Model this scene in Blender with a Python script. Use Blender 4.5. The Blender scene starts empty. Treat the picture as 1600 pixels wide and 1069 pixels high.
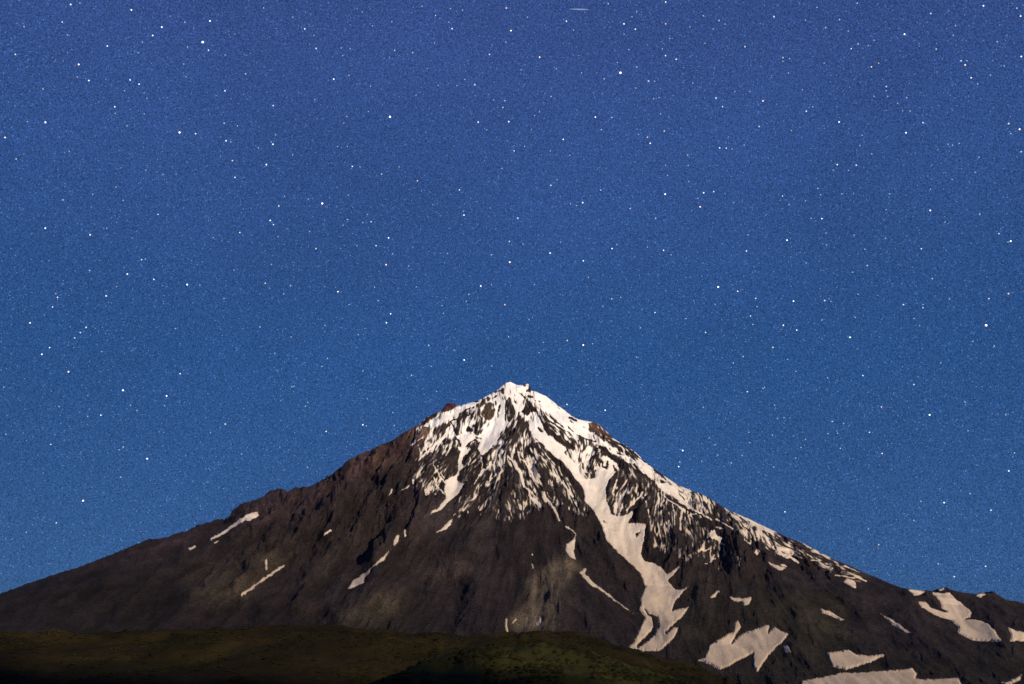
import bpy, math, random
import numpy as np

rng = np.random.default_rng(7)
random.seed(7)
scene = bpy.context.scene
COL = scene.collection

# ------------------------------------------------------------------ camera
FOC = 1500.0                 # focal length, in pixels of the 1600 x 1069 photograph
HORIZON_Y = 1010.0
PITCH = math.atan((HORIZON_Y - 534.5) / FOC)
cam_data = bpy.data.cameras.new('camera')
cam_data.sensor_width = 36.0
cam_data.lens = FOC / 1600.0 * 36.0
cam_data.clip_start = 1.0
cam_data.clip_end = 400000.0
cam = bpy.data.objects.new('camera', cam_data)
COL.objects.link(cam)
cam.location = (0, 0, 0)
cam.rotation_euler = (math.pi / 2 + PITCH, 0, 0)
scene.camera = cam

# ------------------------------------------------------------------ sky, moonlight, exposure
MOON_AZ = math.radians(30)      # to the right of straight behind the camera
MOON_EL = math.radians(17)
world = bpy.data.worlds.new('World')
scene.world = world
world.use_nodes = True
nt = world.node_tree
nt.nodes.clear()
sky = nt.nodes.new('ShaderNodeTexSky')
sky.sky_type = 'NISHITA'
sky.sun_disc = False
sky.sun_elevation = MOON_EL
sky.sun_rotation = math.pi - MOON_AZ
sky.altitude = 1000
sky.air_density = 1.0
sky.dust_density = 0.3
sky.ozone_density = 4.0
tint = nt.nodes.new('ShaderNodeMix')
tint.data_type = 'RGBA'
tint.blend_type = 'MULTIPLY'
tint.inputs[0].default_value = 1.0
tint.inputs[7].default_value = (0.36, 0.60, 1.0, 1)
bg = nt.nodes.new('ShaderNodeBackground')
bg.inputs[1].default_value = 0.006
wo = nt.nodes.new('ShaderNodeOutputWorld')
nt.links.new(sky.outputs[0], tint.inputs[6])
nt.links.new(tint.outputs[2], bg.inputs[0])
glow = nt.nodes.new('ShaderNodeBackground')          # night airglow over the whole dome, a little uneven
geo = nt.nodes.new('ShaderNodeTexCoord')
sep = nt.nodes.new('ShaderNodeSeparateXYZ')
nt.links.new(geo.outputs['Generated'], sep.inputs[0])
ramp = nt.nodes.new('ShaderNodeValToRGB')
el = ramp.color_ramp.elements
el[0].position = 0.0; el[0].color = (0.029, 0.082, 0.218, 1)
el[1].position = 0.75; el[1].color = (0.044, 0.070, 0.238, 1)
k = el.new(0.28); k.color = (0.023, 0.076, 0.226, 1)
k = el.new(0.55); k.color = (0.034, 0.074, 0.238, 1)
nt.links.new(sep.outputs[2], ramp.inputs[0])
cloud = nt.nodes.new('ShaderNodeTexNoise')
cloud.inputs['Scale'].default_value = 5.0; cloud.inputs['Detail'].default_value = 3.0
nt.links.new(geo.outputs['Generated'], cloud.inputs['Vector'])
cl = nt.nodes.new('ShaderNodeMapRange')
cl.inputs[1].default_value = 0.3; cl.inputs[2].default_value = 0.7; cl.inputs[3].default_value = 0.93; cl.inputs[4].default_value = 1.07
nt.links.new(cloud.outputs[0], cl.inputs[0])
grain_n = nt.nodes.new('ShaderNodeTexNoise')           # fine brightness grain added over the sky glow
grain_n.inputs['Scale'].default_value = 760.0; grain_n.inputs['Detail'].default_value = 1.0
nt.links.new(geo.outputs['Generated'], grain_n.inputs['Vector'])
hz = nt.nodes.new('ShaderNodeMapRange')
hz.inputs[1].default_value = 0.25; hz.inputs[2].default_value = 0.75; hz.inputs[3].default_value = 0.45; hz.inputs[4].default_value = 1.55
nt.links.new(grain_n.outputs[0], hz.inputs[0])
mm = nt.nodes.new('ShaderNodeMath'); mm.operation = 'MULTIPLY'
nt.links.new(cl.outputs[0], mm.inputs[0]); nt.links.new(hz.outputs[0], mm.inputs[1])
nt.links.new(ramp.outputs[0], glow.inputs[0])
nt.links.new(mm.outputs[0], glow.inputs[1])
add = nt.nodes.new('ShaderNodeAddShader')
nt.links.new(bg.outputs[0], add.inputs[0])
nt.links.new(glow.outputs[0], add.inputs[1])
nt.links.new(add.outputs[0], wo.inputs[0])

sun_data = bpy.data.lights.new('moonlight', 'SUN')
sun_data.energy = 5.0
sun_data.angle = math.radians(1.2)
sun_data.color = (1.0, 0.84, 0.62)
sun = bpy.data.objects.new('moonlight', sun_data)
COL.objects.link(sun)
sun.rotation_euler = (math.pi / 2 - MOON_EL, 0, MOON_AZ)

vs = scene.view_settings
vs.view_transform = 'Standard'
vs.look = 'None'
vs.exposure = 0.0
vs.gamma = 1.0
vs.use_curve_mapping = False
scene.cycles.use_denoising = False

# ------------------------------------------------------------------ small maths
CP, SP = math.cos(PITCH), math.sin(PITCH)

def pix_dir(px, py):
    """direction (x, y, z) of a photograph pixel, forward component 1 along the lens axis"""
    u = (np.asarray(px, float) - 800.0) / FOC
    v = (534.5 - np.asarray(py, float)) / FOC
    return u, CP - v * SP, SP + v * CP

def project(x, y, z):
    f = y * CP + z * SP
    up = -y * SP + z * CP
    return 800.0 + FOC * x / f, 534.5 - FOC * up / f

def sstep(a, b, x):
    t = np.clip((x - a) / (b - a), 0, 1)
    return t * t * (3 - 2 * t)

def vnoise(x, y, seed):
    """smooth value noise in about -1..1"""
    r = np.random.default_rng(seed)
    tab = r.random((256, 256)).astype(np.float32) * 2 - 1
    xi = np.floor(x).astype(np.int64); yi = np.floor(y).astype(np.int64)
    fx = (x - xi).astype(np.float32); fy = (y - yi).astype(np.float32)
    fx = fx * fx * fx * (fx * (fx * 6 - 15) + 10); fy = fy * fy * fy * (fy * (fy * 6 - 15) + 10)
    a = tab[xi & 255, yi & 255]; b = tab[(xi + 1) & 255, yi & 255]
    c = tab[xi & 255, (yi + 1) & 255]; d = tab[(xi + 1) & 255, (yi + 1) & 255]
    return (a * (1 - fx) + b * fx) * (1 - fy) + (c * (1 - fx) + d * fx) * fy

def fbm(x, y, seed, octaves=4, gain=0.5):
    s, a, f = 0, 1.0, 1.0
    for k in range(octaves):
        s = s + a * vnoise(x * f + 17.3 * k, y * f + 5.1 * k, seed + k)
        a *= gain; f *= 2.03
    return s

def box_blur(a, r):
    """box blur of radius r pixels, repeated three times"""
    if r < 1:
        return a
    for _ in range(3):
        for ax in (0, 1):
            p = np.pad(a, [(r + 1, r) if i == ax else (0, 0) for i in range(a.ndim)], mode='edge')
            c = np.cumsum(p, axis=ax, dtype=np.float64)
            n = a.shape[ax]
            hi = np.take(c, range(2 * r + 1, 2 * r + 1 + n), axis=ax)
            lo = np.take(c, range(0, n), axis=ax)
            a = ((hi - lo) / (2 * r + 1)).astype(np.float32)
    return a

# ------------------------------------------------------------------ the mountain skyline: points traced by eye in image pixels
SKYLINE = np.array([
    (-400, 1040), (-200, 985), (-60, 947), (0, 927.7), (31, 916), (77, 900), (123, 886), (154, 874), (185, 861.5), (209, 852), (228, 843), (240, 842.5),
    (255, 841.5), (277, 833), (295, 828), (308, 820.6), (320, 818.5), (332, 814), (354, 810), (360, 806), (362, 798.5), (372, 791),
    (381, 786), (403, 780), (415, 772), (427, 764.5), (432, 763.2), (440, 764.5), (449, 767), (463, 763), (476, 762), (486, 759.6), (501, 750.7),
    (514, 743), (526, 734), (539, 724), (551.6, 715), (564, 709), (582, 701.5), (597, 694), (609.7, 691), (622, 683), (632, 674.7),
    (642.6, 669.5), (657, 661), (665, 653), (675.6, 647), (686, 643), (693, 638.5), (695.5, 632.5), (702, 630), (711, 631.5), (719, 634.5),
    (731, 630.4), (743.5, 627), (754, 623), (764, 617), (774, 611), (784.6, 603.7), (791, 598.5), (797, 597.2), (803, 599.5), (809, 602.8),
    (819.6, 601.8), (823, 599.5), (826, 600.5), (828.5, 606), (831, 611), (838, 613), (852.5, 619), (862, 626), (872, 634), (884, 643), (891.6, 649.5), (904, 656), (916, 658),
    (928, 660), (938, 664), (948.5, 675.6), (959, 686), (975, 695), (992, 706.4), (1004, 718), (1020.5, 731), (1037, 743.5), (1053.5, 755),
    (1070, 763), (1086, 769), (1103, 775), (1119, 784.6), (1138, 798), (1152, 803.5), (1169, 811), (1198, 825), (1227, 838), (1256, 850),
    (1284.5, 865.5), (1308, 876), (1328, 884), (1348, 894), (1371, 903), (1394, 913), (1409, 918.5), (1429, 922), (1446, 924.5), (1460, 922), (1467, 919.5),
    (1478, 917.6), (1490, 923), (1507, 926), (1524.5, 928), (1536, 925), (1550.5, 924), (1562, 930.6), (1574, 938), (1591, 940.7), (1600, 942), (1660, 952), (1800, 985), (2000, 1040)], float)
D = 9000.0                                     # summit distance, metres
gx, gy, gz = pix_dir(SKYLINE[:, 0], SKYLINE[:, 1])
SKY_X = gx / gy * D
SKY_Z = gz / gy * D
SUMMIT_Z = float(np.interp(797, SKYLINE[:, 0], SKY_Z))
SUMMIT_X = float(np.interp(797, SKYLINE[:, 0], SKY_X))
FRONT_R = np.array([0, 500, 1000, 2000, 3000, 4000, 5000, 5700, 6500, 7200, 9000], float)
FRONT_Z = np.array([SUMMIT_Z, 2060, 1720, 1130, 660, 300, 85, -5, -66, -80, -84], float)

def base_height(x, y):
    xr = x - SUMMIT_X; yr = y - D
    r = np.sqrt(xr * xr + yr * yr) + 1e-3
    side = np.interp(SUMMIT_X + np.sign(xr) * r, SKY_X, SKY_Z)
    front = np.interp(r, FRONT_R, FRONT_Z)
    w = np.abs(xr / r) ** 1.6
    return side * w + front * (1 - w)

# maps sampled over (px, py): x -40..1640, y 580..1080
MX0, MY0, MW, MH = -40, 580, 1680, 500
yy, xx = np.mgrid[0:MH, 0:MW].astype(np.float32)
PXM, PYM = xx + MX0, yy + MY0

def sample(m, px, py, res=1.0):
    fx = np.clip((px - MX0) * res, 0, m.shape[1] - 1.001); fy = np.clip((py - MY0) * res, 0, m.shape[0] - 1.001)
    xi = fx.astype(np.int32); yi = fy.astype(np.int32)
    tx = (fx - xi).astype(np.float32); ty = (fy - yi).astype(np.float32)
    if m.ndim == 3:
        tx = tx[..., None]; ty = ty[..., None]
    return (m[yi, xi] * (1 - tx) + m[yi, xi + 1] * tx) * (1 - ty) + (m[yi + 1, xi] * (1 - tx) + m[yi + 1, xi + 1] * tx) * ty

# fall-line directions, from the run of the ribs and snow streaks
FLOW = np.array([
    (60, 940, -.85, .4), (200, 900, -.85, .5), (300, 930, -.8, .55), (400, 830, -.75, .6), (430, 900, -.8, .58), (500, 800, -.6, .75), (590, 880, -.65, .75), (560, 740, -.6, .75),
    (640, 720, -.6, .8), (700, 700, -.45, .88), (690, 740, -.35, .9), (730, 760, -.3, .95), (740, 660, -.35, .93), (775, 640, -.08, 1), (800, 640, 0, 1), (745, 720, -.5, .85), (790, 690, -.45, .88),
    (760, 770, -.4, .9), (800, 770, 0, 1), (810, 720, .2, .97), (840, 740, .3, .95), (870, 770, .5, .85), (860, 680, .65, .75), (900, 730, .65, .75), (880, 650, .72, .7),
    (920, 710, -.5, .85), (950, 720, -.4, .9), (965, 770, -.55, .83), (990, 790, -.45, .9), (1030, 790, -.2, .97), (1060, 800, .02, 1), (1090, 810, .2, 1),
    (960, 690, .7, .7), (1000, 725, .72, .68), (1060, 765, .78, .6), (1150, 810, .8, .58), (1250, 860, .85, .5), (1330, 895, .85, .5), (1130, 870, 0, 1), (1050, 880, -.3, .9), (1300, 960, .8, .5),
    (1500, 970, .7, .6), (1200, 960, .5, .8), (850, 880, .15, 1), (780, 900, -.2, 1), (840, 950, -.2, 1), (950, 950, .7, .7), (900, 850, .5, .85), (650, 930, -.65, .75), (720, 900, -.4, .9), (1000, 900, .5, .85), (1100, 950, .3, .9)], np.float32)
fdx = np.zeros((MH // 4, MW // 4), np.float32); fdy = fdx.copy(); fw = fdx.copy()
px4, py4 = PXM[::4, ::4], PYM[::4, ::4]
for (a, b, dx, dy) in FLOW:
    w = 1.0 / ((px4 - a) ** 2 + (py4 - b) ** 2 + 60) ** 1.6
    fdx += w * dx; fdy += w * dy; fw += w
fdx /= fw; fdy /= fw
wob = fbm(px4 / 30.0, py4 / 30.0, 91, 3) * 0.35
fdx, fdy = fdx * np.cos(wob) - fdy * np.sin(wob), fdx * np.sin(wob) + fdy * np.cos(wob)
n = np.hypot(fdx, fdy) + 1e-6
fdx = np.repeat(np.repeat(box_blur(fdx / n, 1), 4, 0), 4, 1); fdy = np.repeat(np.repeat(box_blur(fdy / n, 1), 4, 0), 4, 1)

def streaks(noise, length, step=1.0):
    """noise dragged along the fall lines, turned into an even 0..1 spread"""
    acc = noise.copy(); wsum = 1.0
    for sgn in (1, -1):
        cx, cy = xx.copy(), yy.copy()
        for k in range(int(length / step)):
            ix = np.clip(cx, 0, MW - 2).astype(np.int32); iy = np.clip(cy, 0, MH - 2).astype(np.int32)
            cx = cx + sgn * step * fdx[iy, ix]; cy = cy + sgn * step * fdy[iy, ix]
            w = 0.5 + 0.5 * math.cos(math.pi * (k + 1) * step / (length + 1))
            jx = np.clip(cx, 0, MW - 2); jy = np.clip(cy, 0, MH - 2)
            ix = jx.astype(np.int32); iy = jy.astype(np.int32); tx = jx - ix; ty = jy - iy
            acc += w * ((noise[iy, ix] * (1 - tx) + noise[iy, ix + 1] * tx) * (1 - ty) + (noise[iy + 1, ix] * (1 - tx) + noise[iy + 1, ix + 1] * tx) * ty)
            wsum += w
    acc -= box_blur(acc, 25)
    s = np.sqrt(box_blur(acc * acc, 40)) + 1e-6
    g = acc / s
    return (0.5 * (1 + np.tanh(0.8 * g))).astype(np.float32)

wn = rng.standard_normal((MH, MW)).astype(np.float32)
LIC1 = streaks(0.5 * wn + 0.25 * np.roll(wn, 1, 1) + 0.25 * np.roll(wn, -1, 1), 4.5)
LIC2 = streaks(box_blur(rng.standard_normal((MH, MW)).astype(np.float32), 2), 18, 1.5)
LIC3 = streaks(box_blur(rng.standard_normal((MH, MW)).astype(np.float32), 5), 45, 3.0)
FX0, FY0, FWID, FHGT = 600, 590, 800, 330           # the streaked upper cone, two cells per pixel
fyy, fxx = np.mgrid[0:FHGT * 2, 0:FWID * 2].astype(np.float32)
fvx = fdx[FY0 - MY0:FY0 - MY0 + FHGT, FX0 - MX0:FX0 - MX0 + FWID].repeat(2, 0).repeat(2, 1)
fvy = fdy[FY0 - MY0:FY0 - MY0 + FHGT, FX0 - MX0:FX0 - MX0 + FWID].repeat(2, 0).repeat(2, 1)
fn = box_blur(rng.standard_normal(fxx.shape).astype(np.float32), 1)
acc = fn.copy()
for sgn in (1, -1):
    cx, cy = fxx.copy(), fyy.copy()
    for k in range(13):
        ix = np.clip(cx, 0, FWID * 2 - 2).astype(np.int32); iy = np.clip(cy, 0, FHGT * 2 - 2).astype(np.int32)
        cx = cx + sgn * fvx[iy, ix]; cy = cy + sgn * fvy[iy, ix]
        ix = np.clip(cx + 0.5, 0, FWID * 2 - 2).astype(np.int32); iy = np.clip(cy + 0.5, 0, FHGT * 2 - 2).astype(np.int32)
        acc += (0.5 + 0.5 * math.cos(math.pi * (k + 1) / 14)) * fn[iy, ix]
acc -= box_blur(acc, 30)
acc /= np.sqrt(box_blur(acc * acc, 50)) + 1e-6
LICF = (0.5 * (1 + np.tanh(0.8 * acc))).astype(np.float32)
def sample_fine(px, py):
    fx = np.clip((px - FX0) * 2, 0, FWID * 2 - 1.01); fy = np.clip((py - FY0) * 2, 0, FHGT * 2 - 1.01)
    xi = fx.astype(np.int32); yi = fy.astype(np.int32); tx = fx - xi; ty = fy - yi
    return (LICF[yi, xi] * (1 - tx) + LICF[yi, xi + 1] * tx) * (1 - ty) + (LICF[yi + 1, xi] * (1 - tx) + LICF[yi + 1, xi + 1] * tx) * ty
CLUMP = fbm(PXM / 14.0, PYM / 14.0, 33, 3)

def seg_distance(px, py, pts):
    """distance, side (+ is to the right of the downward run) and 0..1 run along a polyline"""
    best = np.full(px.shape, 1e9, np.float32); side = np.zeros_like(best); run = np.zeros_like(best)
    L = [math.dist(pts[i], pts[i + 1]) for i in range(len(pts) - 1)]
    tot = sum(L); acc = 0
    for i in range(len(pts) - 1):
        ax, ay = pts[i]; bx, by = pts[i + 1]
        vx, vy = bx - ax, by - ay
        t = np.clip(((px - ax) * vx + (py - ay) * vy) / (L[i] ** 2 + 1e-9), 0, 1)
        d = np.hypot(px - ax - t * vx, py - ay - t * vy)
        m = d < best
        best = np.where(m, d, best)
        side = np.where(m, np.sign(vy * (px - ax) - vx * (py - ay)), side)
        run = np.where(m, (acc + t * L[i]) / tot, run)
        acc += L[i]
    return best, side, run

# ------------------------------------------------------------------ relief of the face: ribs (+) and gullies (-), height in metres, left and right width
RIBS = [
    ([(646, 735), (627, 790), (614, 832), (590, 868), (553, 905)], 140, 14, 26),
    ([(787, 795), (790, 845), (786, 880), (776, 915)], 62, 28, 44),
    ([(905, 845), (888, 890), (873, 930), (870, 960), (882, 1005)], 84, 30, 60),
    ([(752, 870), (750, 940), (735, 1010)], 66, 34, 36),
    ([(550, 735), (540, 768), (520, 792), (500, 818)], 100, 12, 16), ([(530, 798), (520, 825), (500, 852)], 75, 10, 14),
    ([(576, 790), (566, 822), (552, 850)], 75, 9, 14), ([(490, 792), (472, 822), (446, 862)], 75, 10, 14), ([(400, 868), (384, 902), (355, 935)], 95, 13, 18), ([(350, 880), (316, 932)], 60, 10, 18),
    ([(438, 822), (408, 866)], 55, 10, 14), ([(628, 715), (606, 750), (584, 785)], 70, 9, 14), ([(596, 695), (568, 740)], 55, 9, 12), ([(668, 762), (655, 800), (640, 850)], 80, 9, 16),
    ([(502, 862), (476, 915), (454, 962)], 75, 8, 20), ([(630, 895), (575, 940), (500, 990)], 100, 34, 26), ([(320, 930), (240, 985)], 40, 25, 22), ([(690, 900), (668, 940)], 45, 14, 20),
    ([(770, 810), (730, 860), (690, 905)], 50, 22, 26), ([(845, 815), (852, 880), (832, 950)], 40, 24, 30), ([(800, 860), (815, 920), (790, 985)], 30, 18, 24),
    ([(480, 885), (440, 930), (390, 975)], 50, 22, 30), ([(555, 735), (450, 835), (330, 930), (250, 985)], 60, 26, 36), ([(420, 790), (300, 875), (150, 965)], 55, 26, 36), ([(240, 855), (130, 915), (20, 970)], 45, 24, 34),
    ([(432, 766), (400, 788), (350, 816), (300, 842), (230, 862)], 34, 24, 12), ([(392, 795), (375, 820), (345, 856)], 55, 10, 16), ([(300, 850), (270, 890)], 40, 12, 20), ([(200, 880), (150, 930)], 40, 16, 26),
    ([(836, 655), (870, 702), (905, 752), (935, 800), (962, 848), (1008, 905), (1022, 925)], 45, 40, 16),
    ([(930, 685), (950, 730), (975, 760), (1000, 790)], 32, 22, 40), ([(1062, 775), (1085, 800), (1100, 830)], 26, 18, 30),
    ([(800, 640), (806, 690), (800, 745), (790, 800)], 50, 32, 34), ([(805, 715), (835, 760), (860, 800), (900, 850)], 24, 20, 18),
    ([(712, 672), (695, 715), (690, 745)], 30, 16, 16), ([(742, 692), (740, 725), (728, 752)], 30, 14, 16), ([(690, 665), (660, 700), (645, 720)], 22, 12, 12),
    ([(822, 622), (822, 645)], 18, 8, 12), ([(767, 628), (765, 655)], 18, 9, 9), ([(796, 622), (795, 655)], 16, 8, 8),
    ([(880, 670), (890, 692)], 16, 8, 8), ([(1166, 830), (1158, 868), (1164, 905)], 66, 16, 28), ([(1085, 852), (1120, 848), (1155, 840)], 34, 9, 9),
    ([(860, 915), (910, 955), (970, 1005)], 26, 16, 16), ([(890, 905), (940, 945), (1000, 1000)], 26, 14, 14), ([(1000, 895), (1040, 960), (1065, 1020)], 28, 20, 26), ([(1248, 925), (1252, 985), (1240, 1040)], 34, 22, 30),
    ([(1380, 920), (1440, 985), (1500, 1045)], 26, 24, 30), ([(1300, 875), (1335, 930), (1365, 1000)], 28, 22, 26), ([(1200, 860), (1225, 910), (1240, 960)], 24, 18, 22), ([(1090, 900), (1105, 950), (1098, 990)], 24, 16, 26), ([(1540, 930), (1560, 985), (1590, 1040)], 22, 24, 26),
]
GULLIES = [
    ([(840, 652), (862, 682), (902, 738), (940, 790), (975, 850), (1010, 892), (1036, 930), (1030, 970), (1000, 1010)], 48, 22, 30),
    ([(776, 640), (764, 688), (742, 690), (722, 715), (715, 748), (704, 772), (680, 800)], 28, 12, 12), ([(765, 690), (752, 715), (752, 740), (735, 762)], 18, 7, 7),
    ([(606, 795), (588, 845), (552, 895)], 70, 24, 10), ([(770, 810), (770, 845), (764, 880)], 30, 24, 16), ([(715, 890), (706, 940), (700, 985)], 40, 34, 26),
    ([(1105, 842), (1128, 868), (1145, 895)], 46, 18, 18), ([(848, 690), (862, 730), (858, 790)], 16, 10, 10), ([(890, 815), (896, 860), (930, 905), (985, 955)], 22, 12, 14),
    ([(940, 760), (925, 790)], 12, 10, 10), ([(1020, 770), (1010, 815)], 14, 8, 8), ([(1160, 985), (1150, 1020)], 16, 20, 30), ([(850, 900), (835, 950)], 14, 30, 20),
    ([(520, 880), (480, 930)], 18, 20, 10), ([(640, 760), (620, 800), (600, 830)], 26, 12, 8), ([(300, 860), (230, 900)], 12, 20, 20), ([(500, 765), (480, 790)], 20, 12, 10),
]
HM = np.zeros((MH, MW), np.float32)
wx = PXM + 4.0 * fbm(PXM / 22, PYM / 22, 51, 3); wy = PYM + 4.0 * fbm(PXM / 22, PYM / 22, 61, 3)
for sgn, lst in ((1, RIBS), (-1, GULLIES)):
    for pts, amp, wl, wr in lst:
        d, side, run = seg_distance(wx, wy, pts)
        w = np.where(side > 0, wr, wl)
        HM += sgn * amp * np.where(side > 0, np.exp(-(d / w) ** (1.4 if sgn > 0 else 2.0)), np.exp(-(d / w) ** 2.0)) * sstep(0.0, 0.3, run) * sstep(1.0, 0.75, run)
# roughness: strong on the upper crags and the left crest, faint on the ash and scree below
def zone_mask(polys, blur):
    m = np.zeros((MH, MW), np.float32)
    for pl in polys:
        fill(m, pl, 1.0, 1.0)
    return box_blur(m, blur)

def poly_inside(px, py, pl):
    ins = np.zeros(px.shape, bool)
    for i in range(len(pl)):
        (x1, y1), (x2, y2) = pl[i], pl[i - 1]
        c = (y1 > py) != (y2 > py)
        ins ^= c & (px < (x2 - x1) * (py - y1) / ((y2 - y1) or 1e-9) + x1)
    return ins

def fill(m, pl, value, res):
    a = np.array(pl)
    x0 = max(0, int((a[:, 0].min() - MX0) * res) - 1); x1 = min(m.shape[1], int((a[:, 0].max() - MX0) * res) + 2)
    y0 = max(0, int((a[:, 1].min() - MY0) * res) - 1); y1 = min(m.shape[0], int((a[:, 1].max() - MY0) * res) + 2)
    if x1 <= x0 or y1 <= y0:
        return
    qy, qx = np.mgrid[y0:y1, x0:x1]
    ins = poly_inside(qx / res + MX0, qy / res + MY0, pl)
    m[y0:y1, x0:x1][ins] = value

def strip(m, pts, w0, w1, value, res):
    a = np.array(pts); p = max(w0, w1) + 2
    x0 = max(0, int((a[:, 0].min() - p - MX0) * res)); x1 = min(m.shape[1], int((a[:, 0].max() + p - MX0) * res) + 1)
    y0 = max(0, int((a[:, 1].min() - p - MY0) * res)); y1 = min(m.shape[0], int((a[:, 1].max() + p - MY0) * res) + 1)
    if x1 <= x0 or y1 <= y0:
        return
    qy, qx = np.mgrid[y0:y1, x0:x1]
    d, s, run = seg_distance((qx / res + MX0).astype(np.float32), (qy / res + MY0).astype(np.float32), pts)
    m[y0:y1, x0:x1][d < 0.5 * (w0 + (w1 - w0) * run)] = value

rough = zone_mask([[(330, 800), (430, 755), (600, 685), (700, 620), (800, 590), (930, 650), (1100, 770), (1330, 880), (1330, 900), (1180, 880), (1060, 880), (960, 830), (880, 800),
                    (780, 790), (690, 810), (600, 880), (520, 880), (430, 920), (350, 900), (380, 830)]], 12) * 0.8 + 0.2
HF = np.zeros((MH, MW), np.float32)
HF += rough * ((LIC1 - 0.5) * 4 + (LIC2 - 0.5) * 10 + (LIC3 - 0.5) * 24)
HF += (LIC1 - 0.5) * 4 + (LIC2 - 0.5) * 13 + (LIC3 - 0.5) * 24 + 12 * fbm(PXM / 60, PYM / 45, 71, 5)
ridged = 1 - np.abs(fbm((PXM + 30 * LIC3) / 26, (PYM + 20 * LIC2) / 20, 85, 5))
crag = np.clip(fbm(PXM / 18, PYM / 14, 81, 4), 0, 2)
HF += 17 * ridged * (0.4 + rough)
HF += rough * (30 * crag + 14 * ridged) * zone_mask([[(340, 800), (430, 755), (640, 665), (700, 640), (680, 720), (600, 830), (520, 870), (420, 890)]], 14)

# ------------------------------------------------------------------ snow, traced on the face; res 2 = two cells per pixel
TILES = {'A': (640, 590, .09375), 'B': (780, 590, .09375), 'C': (640, 680, .09375), 'D': (780, 680, .09375), 'E': (920, 660, .09375), 'F': (920, 750, .09375),
         'G': (1060, 740, .09375), 'H': (1060, 820, .09375), 'I': (1190, 820, .1125), 'J': (640, 770, .09375), 'K': (780, 770, .09375),
         'R3': (860, 820, .2329), 'R4': (1140, 760, .2891), 'R5': (400, 680, .2526), 'R6': (0, 740, .3077), 'R8': (640, 760, .22456), 'Z': (0, 0, 1.0)}
def T(t, pts):
    ox, oy, s = TILES[t]
    return [(ox + p[0] * s, oy + p[1] * s) for p in pts]
RS = 2.0
SNOW = np.zeros((int(MH * RS), int(MW * RS)), np.float32)
IDM = np.zeros(SNOW.shape, np.int16)
FIELDS = {0: None}
def field(label, name='snowfield'):
    FIELDS[len(FIELDS)] = (name, label)
    return len(FIELDS) - 1
def snow_poly(t, pts, v=1.0, fid=0):
    p = T(t, pts)
    fill(SNOW, p, v, RS)
    fill(IDM, p, fid, RS)
def snow_line(t, pts, w0, w1=None, v=1.0, fid=0):
    s = TILES[t][2]; w1 = w0 if w1 is None else w1
    p = T(t, pts)
    strip(SNOW, p, max(w0 * s, 1.1), max(w1 * s, 0.8), v, RS)
    if v >= 1.0:
        strip(IDM, p, max(w0 * s, 1.1) + 1, max(w1 * s, 0.8) + 1, fid, RS)

# mixed ground first: how much of it is snow
MIXED = [
    ('Z', [(655, 662), (700, 630), (760, 615), (797, 590), (835, 600), (900, 648), (960, 680), (930, 700), (880, 690), (840, 660), (800, 660), (770, 690), (720, 690), (680, 700)], .62),
    ('Z', [(640, 700), (655, 675), (690, 665), (705, 700), (690, 740), (660, 720)], .36),
    ('Z', [(650, 730), (680, 700), (715, 690), (710, 745), (690, 760), (665, 770), (650, 760)], .27),
    ('Z', [(755, 735), (770, 690), (800, 660), (835, 665), (860, 720), (900, 770), (925, 800), (880, 800), (830, 795), (780, 785), (730, 790)], .13),
    ('Z', [(760, 715), (770, 690), (800, 660), (835, 665), (860, 720), (885, 748), (850, 752), (800, 742), (765, 745)], .23),
    ('Z', [(770, 700), (790, 680), (815, 680), (808, 712), (790, 730), (770, 735)], .44),
    ('Z', [(825, 715), (845, 715), (850, 745), (835, 742)], .55),
    ('Z', [(850, 660), (880, 665), (920, 690), (950, 715), (950, 740), (935, 752), (915, 748), (890, 715), (885, 690), (860, 680)], .62),
    ('Z', [(950, 760), (960, 745), (985, 735), (1000, 750), (1010, 765), (985, 795), (965, 806), (952, 800), (947, 780)], .34),
    ('Z', [(1000, 765), (1035, 770), (1060, 775), (1080, 800), (1090, 830), (1060, 835), (1020, 850), (1008, 830), (1012, 800)], .24),
    ('Z', [(945, 668), (1000, 705), (1060, 750), (1100, 765), (1150, 798), (1200, 822), (1210, 850), (1170, 840), (1120, 815), (1075, 795), (1030, 765), (990, 740), (960, 705)], .46),
    ('Z', [(1180, 815), (1230, 838), (1290, 866), (1330, 886), (1350, 900), (1300, 885), (1260, 872), (1220, 858), (1190, 848)], .55),
    ('Z', [(1090, 770), (1150, 800), (1170, 830), (1120, 805)], .36),
    ('Z', [(1060, 860), (1125, 855), (1150, 870), (1160, 890), (1120, 888), (1070, 875)], .12),
    ('Z', [(690, 640), (730, 630), (760, 620), (765, 650), (720, 662), (690, 665)], .72),
    ('Z', [(690, 780), (760, 775), (850, 795), (850, 805), (760, 800), (690, 800)], .07),
    ('Z', [(1000, 830), (1100, 830), (1110, 850), (1020, 860)], .08),
]
for t, p, v in MIXED:
    fill(SNOW, T(t, p), v, RS)
SNOW = box_blur(SNOW, 7)           # streaky ground thins out gradually, along a ragged line
sy, sx = np.mgrid[0:SNOW.shape[0], 0:SNOW.shape[1]].astype(np.float32)
wy_ = 26 * fbm(sx / 46, sy / 120, 131, 4) * sstep(640, 740, sy / RS + MY0)
SNOW = SNOW[np.clip(sy + wy_, 0, SNOW.shape[0] - 1).astype(np.int32), sx.astype(np.int32)]

CAP = field('bright white snow cap draped over the summit and left shoulder of the volcano')
BAND = field('bright white snow band along the right skyline just below the summit')
MAIN = field('longest snow couloir, running from summit to the foot right of centre')
LEFT = field('white snow couloir left of centre that widens then tapers to a point')
A_, B_, C_, D_, E_, F_ = 'ABCDEF'
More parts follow.
